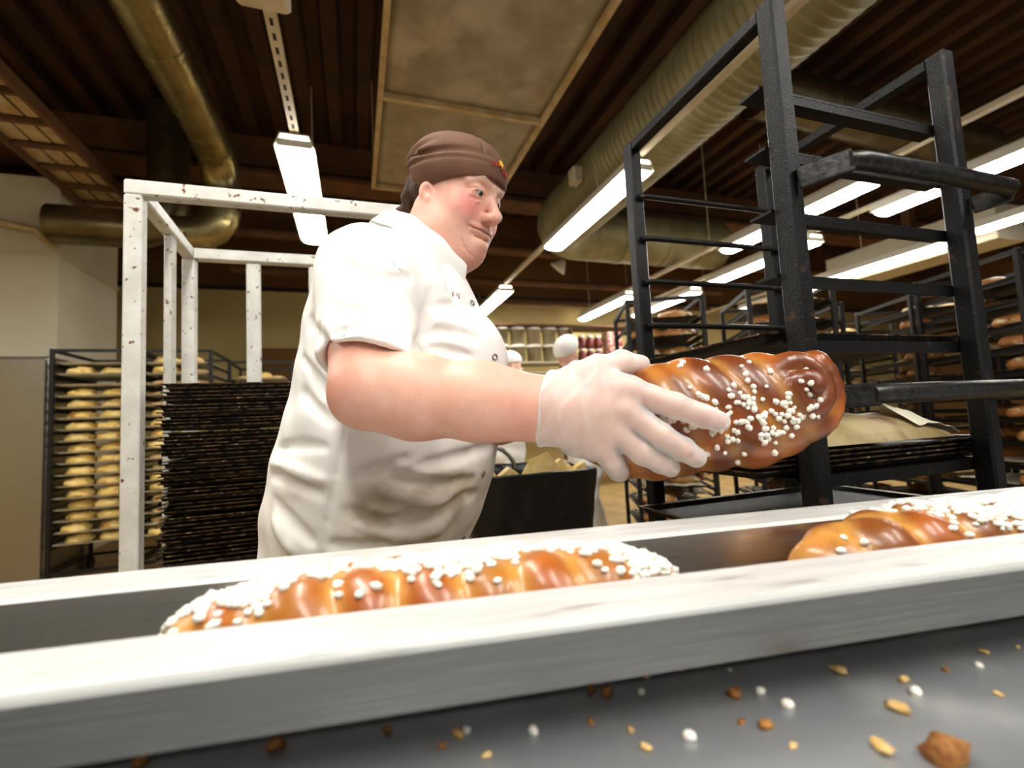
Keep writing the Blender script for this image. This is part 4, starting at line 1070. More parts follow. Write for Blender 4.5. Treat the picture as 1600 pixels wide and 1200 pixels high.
# ================================================================== the woman
def hr(y, p, r=0.0):
    f = np.array([math.cos(y) * math.cos(p), math.sin(y) * math.cos(p), math.sin(p)]); l = np.array([-math.sin(y), math.cos(y), 0]); u = np.cross(f, l)
    l2 = l * math.cos(r) + u * math.sin(r); return np.stack([f, l2, np.cross(f, l2)], 1)
HS = 0.985
HR = hr(math.radians(-47), math.radians(-22), math.radians(0))
HT = at_d(714, 303, 0.962)
def h2w(P): return (np.asarray(P) * HS) @ HR.T + HT
def w2h(P): return ((np.asarray(P) - HT) @ HR) / HS
NECK_B = at_d(652, 432, 0.95)          # base of the neck, inside the collar
def head_field(v):
    nb = w2h(NECK_B)
    v.ell((-0.012, 0, 0.030), (0.094, 0.075, 0.078), 0.02)
    v.ell((0.022, 0, -0.030), (0.066, 0.066, 0.088), 0.03)
    for s in (-1, 1):
        v.ell((0.047, s * 0.040, -0.048), (0.038, 0.034, 0.038), 0.022)
        v.chain([(-0.012, s * 0.054, -0.055), (0.03, s * 0.050, -0.088), (0.075, s * 0.012, -0.104)], [0.024, 0.026, 0.018], 0.03)
    v.ell((0.042, 0, -0.118), (0.044, 0.050, 0.030), 0.03)
    v.chain([(0.050, -0.055, -0.090), (0.074, -0.030, -0.106), (0.084, 0, -0.113), (0.074, 0.030, -0.106), (0.050, 0.055, -0.090)], [0.0003, 0.0018, 0.0026, 0.0018, 0.0003], 0.010, 's')
    v.ell((0.0865, 0, -0.094), (0.0185, 0.024, 0.0165), 0.007)
    # neck, full under the chin
    v.cap((-0.025, 0, -0.06), nb, 0.060, 0.066, 0.03)
    v.cap((0.02, 0, -0.10), nb * 0.7 + np.array((0.02, 0, -0.02)), 0.045, 0.058, 0.04)
    # brow ridge, sockets
    for s in (-1, 1):
        v.chain([(0.063, s * 0.052, 0.015), (0.078, s * 0.034, 0.026), (0.083, s * 0.010, 0.022)], [0.006, 0.007, 0.008], 0.014)
        v.ell((0.100, s * 0.034, 0.000), (0.017, 0.021, 0.014), 0.012, 's')
        v.ell((0.0735, s * 0.0325, 0.0), (0.0135, 0.017, 0.0125), 0.006)
        v.chain([(0.078, s * 0.020, -0.012), (0.079, s * 0.034, -0.0165), (0.072, s * 0.048, -0.012)], [0.003, 0.0045, 0.003], 0.008)   # bag under the eye
    # muzzle, nose
    v.ell((0.073, 0, -0.062), (0.018, 0.032, 0.022), 0.016)
    v.chain([(0.084, 0, 0.010), (0.095, 0, -0.014), (0.1105, 0, -0.034)], [0.0065, 0.0078, 0.0128], 0.010)
    for s in (-1, 1):
        v.ell((0.0985, s * 0.0130, -0.0405), (0.012, 0.0085, 0.009), 0.006)
        v.cap((0.106, s * 0.0070, -0.051), (0.104, s * 0.0078, -0.044), 0.0034, 0.002, 0.002, 's')
    # lips
    
    v.chain([(0.090, -0.018, -0.0795), (0.0945, 0, -0.081), (0.090, 0.018, -0.0795)], [0.002, 0.002, 0.002], 0.008, 's')
    # eye slits
    for s in (-1, 1):
        Rr = hr(s * 0.28, 0.0, 0.0)
        v.ell((0.0860, s * 0.0330, -0.0030), (0.010, 0.0136, 0.0029), 0.0015, 's', R=Rr)
    # ears
    for s in (-1, 1):
        Rr = hr(s * -0.26, 0.25, 0.0)
        v.ell((-0.012, s * 0.0755, -0.027), (0.0150, 0.0070, 0.020), 0.004, R=Rr)
        v.ell((-0.005, s * 0.0825, -0.024), (0.0090, 0.0065, 0.012), 0.003, 's', R=Rr)
        v.ell((-0.002, s * 0.0745, -0.041), (0.0070, 0.006, 0.008), 0.005)
v = Vol((-0.14, -0.115, -0.235), (0.14, 0.115, 0.14), 0.00185)
head_field(v)
def hsurf(x_, y_):
    """where the line of sight through a photo point meets the face, in head space"""
    for D in np.arange(0.80, 1.08, 0.0008):
        p = w2h(at_d(x_, y_, D)); i = np.round((p - v.lo) / v.res).astype(int)
        if (i < 0).any() or (i >= v.n).any(): continue
        if v.d[tuple(i)] < 0: return p
def face_line(pts, r, k, mode='s', both=True, deep=0.0):
    q = [hsurf(a, b) for a, b in pts]; q = [np.array(c) - np.array((deep, 0, 0)) for c in q if c is not None]
    n_ = len(q); rs = [r * (0.35 + 0.65 * math.sin(math.pi * (i + 0.5) / n_)) for i in range(n_)]
    v.chain(q, rs, k, mode)
    if both: v.chain([c * np.array((1, -1, 1)) for c in q], rs, k, mode)
    return q
face_line([(719, 366), (721, 376), (725, 386), (732, 395), (741, 402)], 0.0008, 0.005)
face_line([(737, 307), (744, 311), (752, 312)], 0.0010, 0.005)
face_line([(733, 294), (741, 292.5), (750, 295)], 0.0009, 0.004)
face_line([(764, 345), (757, 349), (751, 354)], 0.0009, 0.006)
mq = [hsurf(a, b) for a, b in ((733, 351), (738, 354), (744, 356.5), (750, 359), (756, 361.5))]
mq = [m_ for m_ in mq if m_[1] < -0.004]
ctr = mq[-1] * np.array((1, 0, 1)) + np.array((0.0015, 0, 0))
mouth = mq + [ctr] + [m_ * np.array((1, -1, 1)) for m_ in reversed(mq)]
v.chain([m_ + np.array((-0.0015, 0, 0.0042)) for m_ in mouth], [0.0018] + [0.0035] * (len(mouth) - 2) + [0.0018], 0.005)
v.chain([m_ + np.array((-0.0025, 0, -0.0050)) for m_ in mouth[1:-1]], [0.0035] * (len(mouth) - 2), 0.006)
v.chain(mouth, [0.0010] + [0.0016] * (len(mouth) - 2) + [0.0010], 0.0025, 's')
Ph, Fh = v.mesh()
def gauss(P, c, r): return np.exp(-(((P - np.array(c)) / np.array(r)) ** 2).sum(1))
skin, blush, lip, brow, pink, pale = col3('#e9b9a4', '#d67068', '#c07a6e', '#94735a', '#da9382', '#efcab6')
ca = np.repeat(skin[None], len(Ph), 0)
for s in (-1, 1):
    ca = mixc(ca, blush, 0.95 * gauss(Ph, (0.062, s * 0.046, -0.032), (0.045, 0.030, 0.026)))
    ca = mixc(ca, brow, 0.60 * gauss(Ph, (0.086, s * 0.034, 0.0255), (0.03, 0.019, 0.0035)))
    ca = mixc(ca, pink, 0.55 * gauss(Ph, (0.078, s * 0.033, 0.0), (0.02, 0.022, 0.012)))
    ca = mixc(ca, blush, 0.35 * gauss(Ph, (-0.005, s * 0.083, -0.010), (0.03, 0.012, 0.035)))
    ca = mixc(ca, col3('#5a3c2c')[0], 0.85 * gauss(Ph, (0.086, s * 0.0335, 0.0004), (0.012, 0.0145, 0.0016)))
ca = mixc(ca, pink, 0.6 * gauss(Ph, (0.104, 0, -0.040), (0.02, 0.014, 0.012)))
ca = mixc(ca, pink, 0.5 * gauss(Ph, (0.085, 0, -0.102), (0.03, 0.022, 0.016)))
lipw = np.zeros(len(Ph))
for a_, b_ in zip(mouth[:-1], mouth[1:]):
    for t_ in (0.0, 0.5): lipw = np.maximum(lipw, gauss(Ph, a_ + (b_ - a_) * t_ + np.array((0, 0, -0.0004)), (0.008, 0.006, 0.0045)))
ca = mixc(ca, lip, 0.6 * lipw)
ca = mixc(ca, pink, 0.7 * (1 - sstep(Ph[:, 2], -0.15, -0.085)))
ca = mixc(ca, pale, 0.5 * gauss(Ph, (0.085, 0, 0.05), (0.05, 0.06, 0.03)))
head_P = h2w(Ph); head_F = Fh; head_C = ca

# ---- right arm with hand (nearest the camera) and left arm, world space
SH_R = at_d(572, 430, 0.80); EL_R = at_d(580, 606, 0.640); WR_R = at_d(862, 640, 0.600)
def px(*a): return at_d(*a)
FB = np.array((math.cos(math.radians(-16)), math.sin(math.radians(-16)), 0)); FL = np.array((-FB[1], FB[0], 0))
SH_L = SH_R + FL * 0.34 + FB * 0.03
EL_L = px(735, 655, 0.99); WR_L = px(905, 650, 0.775)
HANDW = (WR_R - EL_R) / np.linalg.norm(WR_R - EL_R)
def hand_R(v, g=0.0, k=0.010):
    W = px(858, 640, 0.600)
    mc = [px(984, 611, 0.578), px(978, 643, 0.572), px(964, 675, 0.575), px(944, 699, 0.584)]
    cb = [px(880, 622, 0.603), px(880, 637, 0.597), px(880, 652, 0.597), px(880, 664, 0.601)]
    for a, b, r1, r2 in zip(cb, mc, (.022, .022, .021, .020), (.0150, .0150, .0140, .0125)): v.cap(a, b, r1 + g, r2 + g, 0.014)
    v.cap(W, (cb[1] + cb[2]) / 2, 0.033 + g, 0.029 + g, 0.02)
    v.cap(px(905, 690, 0.612), px(940, 700, 0.598), 0.018 + g, 0.012 + g, 0.016)                     # heel of the hand
    f = [[mc[0], px(1055, 634, 0.567), px(1098, 650, 0.570), px(1124, 659, 0.577)],
         [mc[1], px(1032, 681, 0.564), px(1067, 702, 0.570), px(1087, 714, 0.579)],
         [mc[2], px(1004, 707, 0.570), px(1031, 721, 0.577), px(1047, 730, 0.587)],
         [mc[3], px(957, 722, 0.586), px(965, 734, 0.596), px(969, 739, 0.606)]]
    rr = [(.0130, .0112, .0098, .0086), (.0130, .0112, .0100, .0088), (.0122, .0106, .0094, .0082), (.0112, .0098, .0086, .0076)]
    for pts, r in zip(f, rr):
        v.chain(pts, [q + g for q in r], 0.004 if g == 0 else 0.005)
        if g == 0: v.ell(pts[1], (r[1] * 1.04,) * 3, 0.004)
    th = [px(878, 606, 0.606), px(932, 580, 0.606), px(972, 568, 0.622), px(1000, 570, 0.650)]
    v.chain(th, [q + g for q in (.020, .0150, .0118, .0095)], 0.010)
    v.cap(px(915, 598, 0.602), px(958, 600, 0.588), 0.017 + g, 0.011 + g, 0.014)                     # web
    return f, th
pts_ = np.array([SH_R, EL_R, WR_R, px(1135, 700, 0.56), px(960, 745, 0.62), px(950, 545, 0.61), px(1010, 560, 0.66)])
va = Vol(pts_.min(0) - 0.09, pts_.max(0) + 0.09, 0.0024)
va.cap(SH_R, EL_R, 0.060, 0.050, 0.02)
va.cap(EL_R + (SH_R - EL_R) * 0.45, EL_R, 0.056, 0.047, 0.02)
m1 = EL_R + (WR_R - EL_R) * 0.26; m2 = EL_R + (WR_R - EL_R) * 0.62
dn = np.array((0, 0, -1.0))
va.chain([EL_R + dn * 0.004, m1 + dn * 0.004, m2 + dn * 0.001, WR_R], [0.047, 0.0545, 0.0465, 0.036], 0.025)
va.ell(EL_R + (EL_R - WR_R) / np.linalg.norm(EL_R - WR_R) * 0.022 + dn * 0.022, (0.027, 0.026, 0.024), 0.022)
va.cap(m2, px(850, 641, 0.600), 0.044, 0.0375, 0.02)
hand_R(va)
Pa, Fa = va.mesh()
nzp = np.array([mnoise.noise(Vector(p * 28)) for p in Pa]); nz2 = np.array([mnoise.noise(Vector(p * 9)) for p in Pa])
skin2, red2, pale2 = col3('#e8b6a0', '#d07c68', '#f2cdbb')
cA = np.repeat(skin2[None], len(Pa), 0)
cA = mixc(cA, red2, 0.45 * sstep(nz2, -0.1, 0.5)); cA = mixc(cA, pale2, 0.35 * sstep(nzp, 0.1, 0.6))
cA = mixc(cA, red2, 0.55 * gauss(Pa, EL_R + (EL_R - WR_R) * 0.09 + dn * 0.045, (0.035, 0.035, 0.03)))
cA = mixc(cA, red2, 0.40 * gauss(Pa, px(815, 640, 0.56), (0.05, 0.05, 0.05)))
# left arm and hand behind the loaf
pl = np.array([SH_L, EL_L, WR_L, px(1010, 600, 0.76), px(960, 720, 0.76)])
vl = Vol(pl.min(0) - 0.08, pl.max(0) + 0.08, 0.0032)
vl.chain([SH_L, EL_L], [0.058, 0.047], 0.02)
vl.chain([EL_L, EL_L + (WR_L - EL_L) * 0.3, WR_L], [0.046, 0.048, 0.031], 0.02)
lp = px(955, 650, 0.765)
vl.cap(WR_L, lp, 0.028, 0.030, 0.02)
for q, (ex, ey) in enumerate(((1010, 625), (1016, 645), (1012, 665), (1000, 685))):
    vl.chain([lp + (px(955, ey, 0.765) - lp) * 0.8, px((955 + ex) / 2 + 8, ey, 0.762), px(ex, ey, 0.752)], [0.0115, 0.010, 0.009], 0.004)
vl.chain([px(930, 632, 0.77), px(955, 612, 0.76), px(985, 604, 0.745)], [0.014, 0.012, 0.010], 0.008)
Pl, Fl = vl.mesh()
cL = np.repeat(skin2[None], len(Pl), 0)
Pb = np.concatenate([head_P, Pa, Pl]); Fb = np.concatenate([head_F, Fa + len(head_P), Fl + len(head_P) + len(Pa)]); Cb = np.concatenate([head_C, cA, cL])
M['skin'] = attr_mat('skin', 0.46, bump=0.10, bscale=260, sss=0.12, noise_amt=0.05, nscale=60, spec=0.4)
HIP = px(582, 880, 0.95)
wo = thing('person', 'woman in white jacket and brown cap lifting a braided loaf with a gloved hand', 'person', (float(HIP[0]), float(HIP[1]), 0.0))
def wlink(name, P, F, mat, parent, color=None, relax=0):
    mi = np.array(WM[parent.name].inverted()); P = P @ mi[:3, :3].T + mi[:3, 3]
    me = np_mesh(name, P, F, color=color, relax=relax); return link(name, me, mat, parent)
body = wlink('body', Pb, Fb, M['skin'], wo, Cb, relax=1)
# eyes
M['eye_white'] = pm('eye_white', '#ab9c93', 0.3); M['iris'] = pm('iris', '#4c5a66', 0.15, c2='#2f3a44', scale=300); M['pupil'] = pm('pupil', '#08080a', 0.1)
gaze = np.array((0.93, 0.06, -0.26)); gaze /= np.linalg.norm(gaze)
for s in (-1, 1):
    bm = bmesh.new(); bmesh.ops.create_uvsphere(bm, u_segments=32, v_segments=24, radius=0.0120)
    me = bpy.data.meshes.new('eye'); bm.to_mesh(me); bm.free()
    for m_ in (M['eye_white'], M['iris'], M['pupil']): me.materials.append(m_)
    q = Vector((0, 0, 1)).rotation_difference(Vector(gaze)); 
    for p_ in me.polygons:
        c_ = p_.center.normalized().z; p_.use_smooth = True
        p_.material_index = 2 if c_ > 0.972 else 1 if c_ > 0.86 else 0
    Rm = Matrix(HR.tolist()).to_4x4() @ q.to_matrix().to_4x4()
    me.transform(Rm); c = h2w([(0.0748, s * 0.0328, -0.0008)])[0]
    me.transform(Matrix.Translation(Vector(c) - Vector(wo.location)))
    link('eye', me, None, wo)
# hair at the nape
M['hair'] = pm('dark_brown_hair', '#2a190e', 0.5, c2='#4a2f1a', scale=40, stretch=(8, 8, 1), bump=0.4)
vh = Vol((-0.17, -0.10, -0.14), (0.02, 0.10, 0.06), 0.003)
vh.ell((-0.050, 0, -0.010), (0.046, 0.072, 0.046), 0.01)
for s in np.linspace(-1, 1, 9): vh.chain([(-0.074, s * 0.05, 0.0), (-0.088, s * 0.045, -0.035), (-0.090 + 0.008 * abs(s), s * 0.034, -0.070)], [0.015, 0.012, 0.006], 0.006)
vh.chain([(-0.088, -0.03, -0.04), (-0.100, -0.042, -0.065), (-0.096, -0.046, -0.088)], [0.012, 0.009, 0.003], 0.006)
for s in (-1, 1): vh.chain([(-0.03, s * 0.073, 0.035), (-0.036, s * 0.075, 0.0)], [0.006, 0.003], 0.004)
P, F = vh.mesh(); wlink('hair', h2w(P), F, M['hair'], wo, relax=1)
# ---- cap
vc = Vol((-0.17, -0.12, -0.06), (0.14, 0.12, 0.19), 0.0022)
vc.ell((-0.010, 0, 0.036), (0.1095, 0.0895, 0.080), 0.02)
vc.ell((-0.046, 0, 0.034), (0.068, 0.080, 0.064), 0.03)
def cap_arc(z0, rx, ry, tilt, a0, a1, n=26, cx=-0.012):
    return [(cx + rx * math.cos(a), ry * math.sin(a), z0 + tilt * math.cos(a)) for a in np.linspace(a0, a1, n)]
for z0, rx, ry, r, md_, k in ((0.044, 0.111, 0.0915, 0.0020, 's', 0.006), (0.060, 0.105, 0.087, 0.0022, 's', 0.010)):
    vc.chain(cap_arc(z0 - 0.012, rx, ry, 0.028, -2.9, -0.25), [r] * 26, k, md_)
    vc.chain(cap_arc(z0 - 0.012, rx, ry, 0.028, 0.25, 2.9), [r] * 26, k, md_)
for a0 in (-0.55, 0.55):   # crown seams
    q = []
    for e in np.linspace(0.35, 1.5, 18):
        q.append((-0.010 + 0.1095 * math.cos(e) * math.cos(a0), 0.0895 * math.cos(e) * math.sin(a0), 0.036 + 0.080 * math.sin(e)))
    vc.chain(q, [0.0018] * 18, 0.004, 's')
for c0, c1, r in (((-0.10, -0.075, 0.03), (-0.02, -0.088, 0.075), 0.004), ((-0.115, -0.06, 0.05), (-0.04, -0.083, 0.100), 0.005), ((-0.12, -0.03, 0.02), (-0.07, -0.075, 0.0), 0.005)):
    vc.cap(c0, c1, r, r * 0.5, 0.014, 's')
vc.plane_cut((0.100, 0, 0.034), (0.40, 0, -0.917))
# hollow it so that it sits over the head
vc.ell((-0.012, 0, 0.026), (0.096, 0.0765, 0.080), 0.0, 's')
P, F = vc.mesh()
M['capcloth'] = pm('brown_cap_cloth', '#6e4c38', 0.85, c2='#5f3f2e', scale=14, bump=0.12, bscale=700)
capo = wlink('cap', h2w(P), F, M['capcloth'], wo, relax=1)
def cap_pt(a, e, off=0.0):
    return np.array((-0.010 + (0.1095 + off) * math.cos(e) * math.cos(a), (0.0895 + off) * math.cos(e) * math.sin(a), 0.036 + (0.080 + off) * math.sin(e)))
M['emb_red'] = pm('red_embroidery', '#9c2a16', 0.7); M['emb_yellow'] = pm('yellow_embroidery', '#f0c02a', 0.7)
def emb(fn, mat, name):
    V, Fc = fn; o = MB(); o.add(h2w(V), Fc); return o.build(name, mat, wo if False else capo, world=True)
V = [cap_pt(-0.10, 0.36, 0.004)]; 
for k in range(10):
    rr = 0.12 if k % 2 == 0 else 0.065
    V.append(cap_pt(-0.10 + rr * math.cos(k * math.pi / 5) * 0.9, 0.36 + rr * math.sin(k * math.pi / 5) * 0.9, 0.004))
WM_cap = WM[capo.name]
emb((V, [(0, 1 + k, 1 + (k + 1) % 10) for k in range(10)]), M['emb_yellow'], 'star_emblem')
for nm, w_ in (('red_lettering', 0),):
    o = MB()
    for k in range(7):      # a band of small red stitched strokes under the star
        a = -0.36 + k * 0.085; e0 = 0.19 + 0.06 * math.sin(k * 0.9); V = []
        st = [(0, 0), (0, 0.11), (0.05, 0.11), (0.05, 0.05)] if k % 2 == 0 else [(0, 0.11), (0.025, 0), (0.05, 0.11)]
        for i in range(len(st) - 1):
            p0 = cap_pt(a + st[i][0], e0 + st[i][1], 0.003); p1 = cap_pt(a + st[i + 1][0], e0 + st[i + 1][1], 0.003)
            o.tube([h2w([p0])[0], h2w([p1])[0]], 0.0011, 6)
    o.build(nm, M['emb_red'], capo, world=True)

# ---- jacket
def loft(v, rows, k=0.02):
    """rows: (z, cx, cy, half depth along FB, half width along FL); horizontal superellipse sections"""
    rows = sorted(rows); zz = np.array([r[0] for r in rows])
    sl, x, y, z = v.sub(v.lo, v.lo + v.res * (v.n - 1))
    zc = np.clip(z, zz[0], zz[-1])
    def smooth_interp(col):
        c = np.array([r[col] for r in rows]); g = zc.ravel()
        i = np.clip(np.searchsorted(zz, g) - 1, 0, len(zz) - 2); t_ = (g - zz[i]) / (zz[i + 1] - zz[i])
        mm = np.gradient(c, zz); h = zz[i + 1] - zz[i]
        q = (2 * t_**3 - 3 * t_**2 + 1) * c[i] + (t_**3 - 2 * t_**2 + t_) * h * mm[i] + (-2 * t_**3 + 3 * t_**2) * c[i + 1] + (t_**3 - t_**2) * h * mm[i + 1]
        return q[None, None, :].astype(np.float32)
    cx, cy, a, b = [smooth_interp(i) for i in (1, 2, 3, 4)]
    u = (x - cx) * float(FB[0]) + (y - cy) * float(FB[1]); w_ = (x - cx) * float(FL[0]) + (y - cy) * float(FL[1])
    rr = (np.abs(u / a) ** 2.3 + np.abs(w_ / b) ** 2.3) ** (1 / 2.3)
    d = (rr - 1) * np.minimum(a, b) * 0.9
    dz = np.abs(z - np.clip(z, zz[0], zz[-1]))
    d = np.where(dz > 0, np.sqrt(np.maximum(d, 0) ** 2 + dz ** 2) + np.minimum(d, 0) * 0, d)
    v._op(sl, d.astype(np.float32), k, 'u')
TD = 0.945
def trow(y, x0, x1, b, D=TD, shr=0.945):
    c = at_d((x0 + x1) / 2, y, D); half = (x1 - x0) / 2 * D / FPX * shr
    return (float(c[2]), float(c[0]), float(c[1]), half, b)
vj = Vol((-0.30, 0.56, 0.66), (0.42, 1.34, 1.56), 0.0040)
rows = [trow(1010, 400, 715, 0.205), trow(930, 405, 715, 0.21), trow(860, 420, 738, 0.212), trow(780, 424, 770, 0.212), trow(700, 440, 788, 0.208), trow(620, 462, 792, 0.198), trow(560, 474, 782, 0.188), trow(500, 484, 762, 0.178), trow(450, 500, 738, 0.160), trow(410, 522, 716, 0.125)]
loft(vj, rows)
# bust, shoulder girdle, sleeves
vj.ell(px(738, 560, 0.86), (0.060, 0.070, 0.070), 0.05); vj.ell(px(738, 560, 0.86) + FL * 0.17, (0.060, 0.070, 0.070), 0.05)
NB = at_d(650, 406, 0.955)
vj.cap(NB + FL * -0.02 - FB * 0.01, SH_R + np.array((0, 0.015, 0.012)), 0.050, 0.066, 0.04)
vj.cap(NB + FL * 0.02 - FB * 0.01, SH_L + np.array((0, 0, 0.012)), 0.060, 0.066, 0.04)
vj.ell(NB - FB * 0.05 - np.array((0, 0, 0.055)), (0.085, 0.12, 0.065), 0.05)
vj.cap(SH_R, SH_R + (EL_R - SH_R) * 0.25, 0.075, 0.075, 0.035)
HEM_R = SH_R + (EL_R - SH_R) * 0.86
vs_ = Vol(vj.lo, vj.lo + vj.res * (vj.n - 1), vj.res); vs_.d = np.full_like(vj.d, 0.05)
vs_.cap(SH_R, HEM_R + (EL_R - SH_R) * 0.4, 0.074, 0.0735, 0.0)
adir = (EL_R - SH_R) / np.linalg.norm(EL_R - SH_R)
hem_n = adir * 0.85 + np.array((-0.28, 0.10, -0.25)); hem_n /= np.linalg.norm(hem_n)
vs_.plane_cut(HEM_R, hem_n)
k = 0.022; h = np.maximum(k - np.abs(vj.d - vs_.d), 0) / k; vj.d = (np.minimum(vj.d, vs_.d) - h * h * k * 0.25).astype(np.float32)
vj.cap(SH_L, SH_L + (EL_L - SH_L) * 0.72, 0.072, 0.066, 0.02)
# ray-march to the cloth surface to lay seams and folds on it
def surf(v, x_, y_, D0=0.55, D1=1.1):
    o = None
    for D in np.arange(D0, D1, 0.002):
        p = at_d(x_, y_, D); i = np.round((p - v.lo) / v.res).astype(int)
        if (i < 0).any() or (i >= v.n).any(): continue
        if v.d[tuple(i)] < 0: return p
    return None
def crease(v, pts, r, k, mode='s', D0=0.55):
    q = [surf(v, a, b, D0) for a, b in pts]; q = [c for c in q if c is not None]
    if len(q) > 1:
        n_ = len(q); rs = [r * (0.45 + 0.55 * math.sin(math.pi * (i + 0.5) / n_)) for i in range(n_)]
        v.chain(q, rs, k, mode)
def bez(*p):
    p = np.array(p, float); return [tuple(((1 - t) ** 2) * p[0] + 2 * t * (1 - t) * p[1] + t * t * p[2]) for t in np.linspace(0, 1, 9)]
W_ = 0.66
for pts, r, k, md_ in [
    (bez((424, 742), (455, 745), (500, 772)), .010, .020, 's'), (bez((426, 722), (465, 735), (512, 752)), .007, .018, 'u'),
    (bez((428, 782), (450, 815), (486, 846)), .010, .020, 's'), (bez((428, 806), (440, 840), (462, 862)), .008, .018, 'u'),
    (bez((432, 700), (470, 690), (510, 700)), .008, .018, 's'),
    (bez((600, 735), (660, 775), (735, 750)), .014, .026, 's'), (bez((590, 757), (650, 795), (720, 780)), .010, .022, 'u'),
    (bez((548, 800), (630, 838), (706, 792)), .013, .026, 's'), (bez((560, 822), (640, 858), (700, 815)), .008, .02, 'u'),
    (bez((655, 728), (715, 722), (775, 692)), .010, .022, 's'), (bez((520, 850), (560, 862), (600, 850)), .009, .02, 's'),
    (bez((690, 800), (715, 780), (745, 772)), .009, .02, 's'), (bez((560, 745), (600, 730), (640, 712)), .008, .02, 's'),
    (bez((676, 455), (668, 500), (650, 548)), .012, .022, 's'), (bez((664, 520), (700, 512), (742, 528)), .008, .02, 's'),
    (bez((672, 480), (710, 470), (745, 480)), .006, .018, 's'), (bez((668, 545), (700, 545), (735, 556)), .006, .018, 's'),
    (bez((486, 500), (500, 540), (530, 580)), .010, .022, 's'), (bez((476, 560), (500, 600), (522, 640)), .009, .02, 's'),
    (bez((470, 610), (490, 640), (524, 660)), .007, .02, 's'), (bez((528, 405), (580, 440), (640, 432)), .006, .02, 's'),
    (bez((520, 520), (570, 505), (625, 512)), .006, .018, 's'), (bez((515, 470), (545, 490), (575, 480)), .006, .018, 's'),
    (bez((690, 400), (700, 440), (712, 470)), .006, .018, 's'), (bez((655, 372), (680, 410), (690, 450)), .006, .018, 'u')]:
    crease(vj, pts, r * 0.62, k * 0.62, md_)
crease(vj, [(541, 668), (533, 705), (524, 740), (516, 780), (510, 815), (505, 850), (500, 890)], 0.0034, 0.005)      # side seam
crease(vj, [(552, 372), (600, 400), (640, 440), (655, 470)], 0.002, 0.004)
# low-frequency cloth ripple
sl, x, y, z = vj.sub(vj.lo, vj.lo + vj.res * (vj.n - 1))
rip = 0.0009 * np.sin(z * 62 + x * 31 + 2.2 * np.sin(y * 17 + x * 9)) + 0.0008 * np.sin(x * 55 - z * 38 + 3 * np.sin(z * 14))
vj.d = (vj.d + rip * sstep(1.35 - z, 0.0, 0.25)).astype(np.float32)
vj.d = (vj.d + 0.0008 * np.sin(x * 90 + z * 55 + 2 * np.sin(y * 40))).astype(np.float32)
# hollow the sleeve and the neck
vj.cap(HEM_R - adir * 0.015, HEM_R + adir * 0.12, 0.0600, 0.0620, 0.003, 's')
vj.plane_cut((0, 0, 0.70), (0, 0, -1))
Pj, Fj = vj.mesh()
white, dirt, yel = col3('#f4f2ee', '#8d7350', '#d9cdb0')
n1 = np.array([mnoise.fractal(Vector((p[0] * 9, p[1] * 9, p[2] * 13)), 1.0, 2.0, 4) for p in Pj]); n2 = np.array([mnoise.noise(Vector((p[0] * 26, p[1] * 26, p[2] * 34))) for p in Pj])
low = 1 - sstep(Pj[:, 2], 0.95, 1.07)
front = sstep((Pj - HIP) @ FB, -0.16, 0.05)
cj = np.repeat(white[None], len(Pj), 0)
cj = mixc(cj, yel, np.clip(low * (0.35 + 0.65 * front) * (0.45 + 0.6 * n1), 0, 0.8))
cj = mixc(cj, dirt, np.clip(low * front * sstep(n1 + 0.35 * n2, 0.05, 0.75), 0, 1) * 0.55)
M['jacket'] = attr_mat('white_cotton', 0.9, bump=0.10, bscale=900, spec=0.2)
jk = wlink('jacket', Pj, Fj, M['jacket'], wo, cj, relax=2)
# sleeve hem ridge
perp = np.cross(hem_n, (0, 0, 1.0)); perp /= np.linalg.norm(perp); pe2 = np.cross(hem_n, perp)
# collar: a stand and a turned-down fall around the neck, open at the front
CN = at_d(672, 392, 0.945); cup = np.array((0.62, -0.15, 0.80)); cup /= np.linalg.norm(cup)
cf = FB - cup * FB.dot(cup); cf /= np.linalg.norm(cf); cl = np.cross(cup, cf)
nA = 44; ang = np.linspace(0.16 * math.pi, 1.84 * math.pi, nA); prof_ = [(0.000, -0.030), (-0.002, -0.010), (-0.001, 0.008), (0.004, 0.013), (0.011, 0.006), (0.019, -0.014), (0.026, -0.036)]
V = []
for a in ang:
    fr = max(0, math.cos(a)); base = np.array((0.092 * math.cos(a), 0.086 * math.sin(a)))
    nrm = base / np.linalg.norm(base)
    for i, (o_, h_) in enumerate(prof_):
        ext = 1 + (0.75 * fr ** 3 if i >= 5 else 0)
        q = base + nrm * (o_ * ext + 0.004); V.append(CN + cf * q[0] + cl * q[1] + cup * (h_ * ext - 0.006 * fr + 0.002 * math.sin(a * 9)))
np_ = len(prof_)
mb = MB(); mb.add(V, [(j * np_ + i, (j + 1) * np_ + i, (j + 1) * np_ + i + 1, j * np_ + i + 1) for j in range(nA - 1) for i in range(np_ - 1)], True)
M['cloth'] = pm('white_cotton_trim', '#f4f2ee', 0.9, bump=0.1, bscale=900, spec=0.2)
o = mb.build('collar', M['cloth'], jk, world=True); md = o.modifiers.new('t', 'SOLIDIFY'); md.thickness = 0.0022; md.offset = 0
md = o.modifiers.new('s', 'SUBSURF'); md.levels = 1; md.render_levels = 1
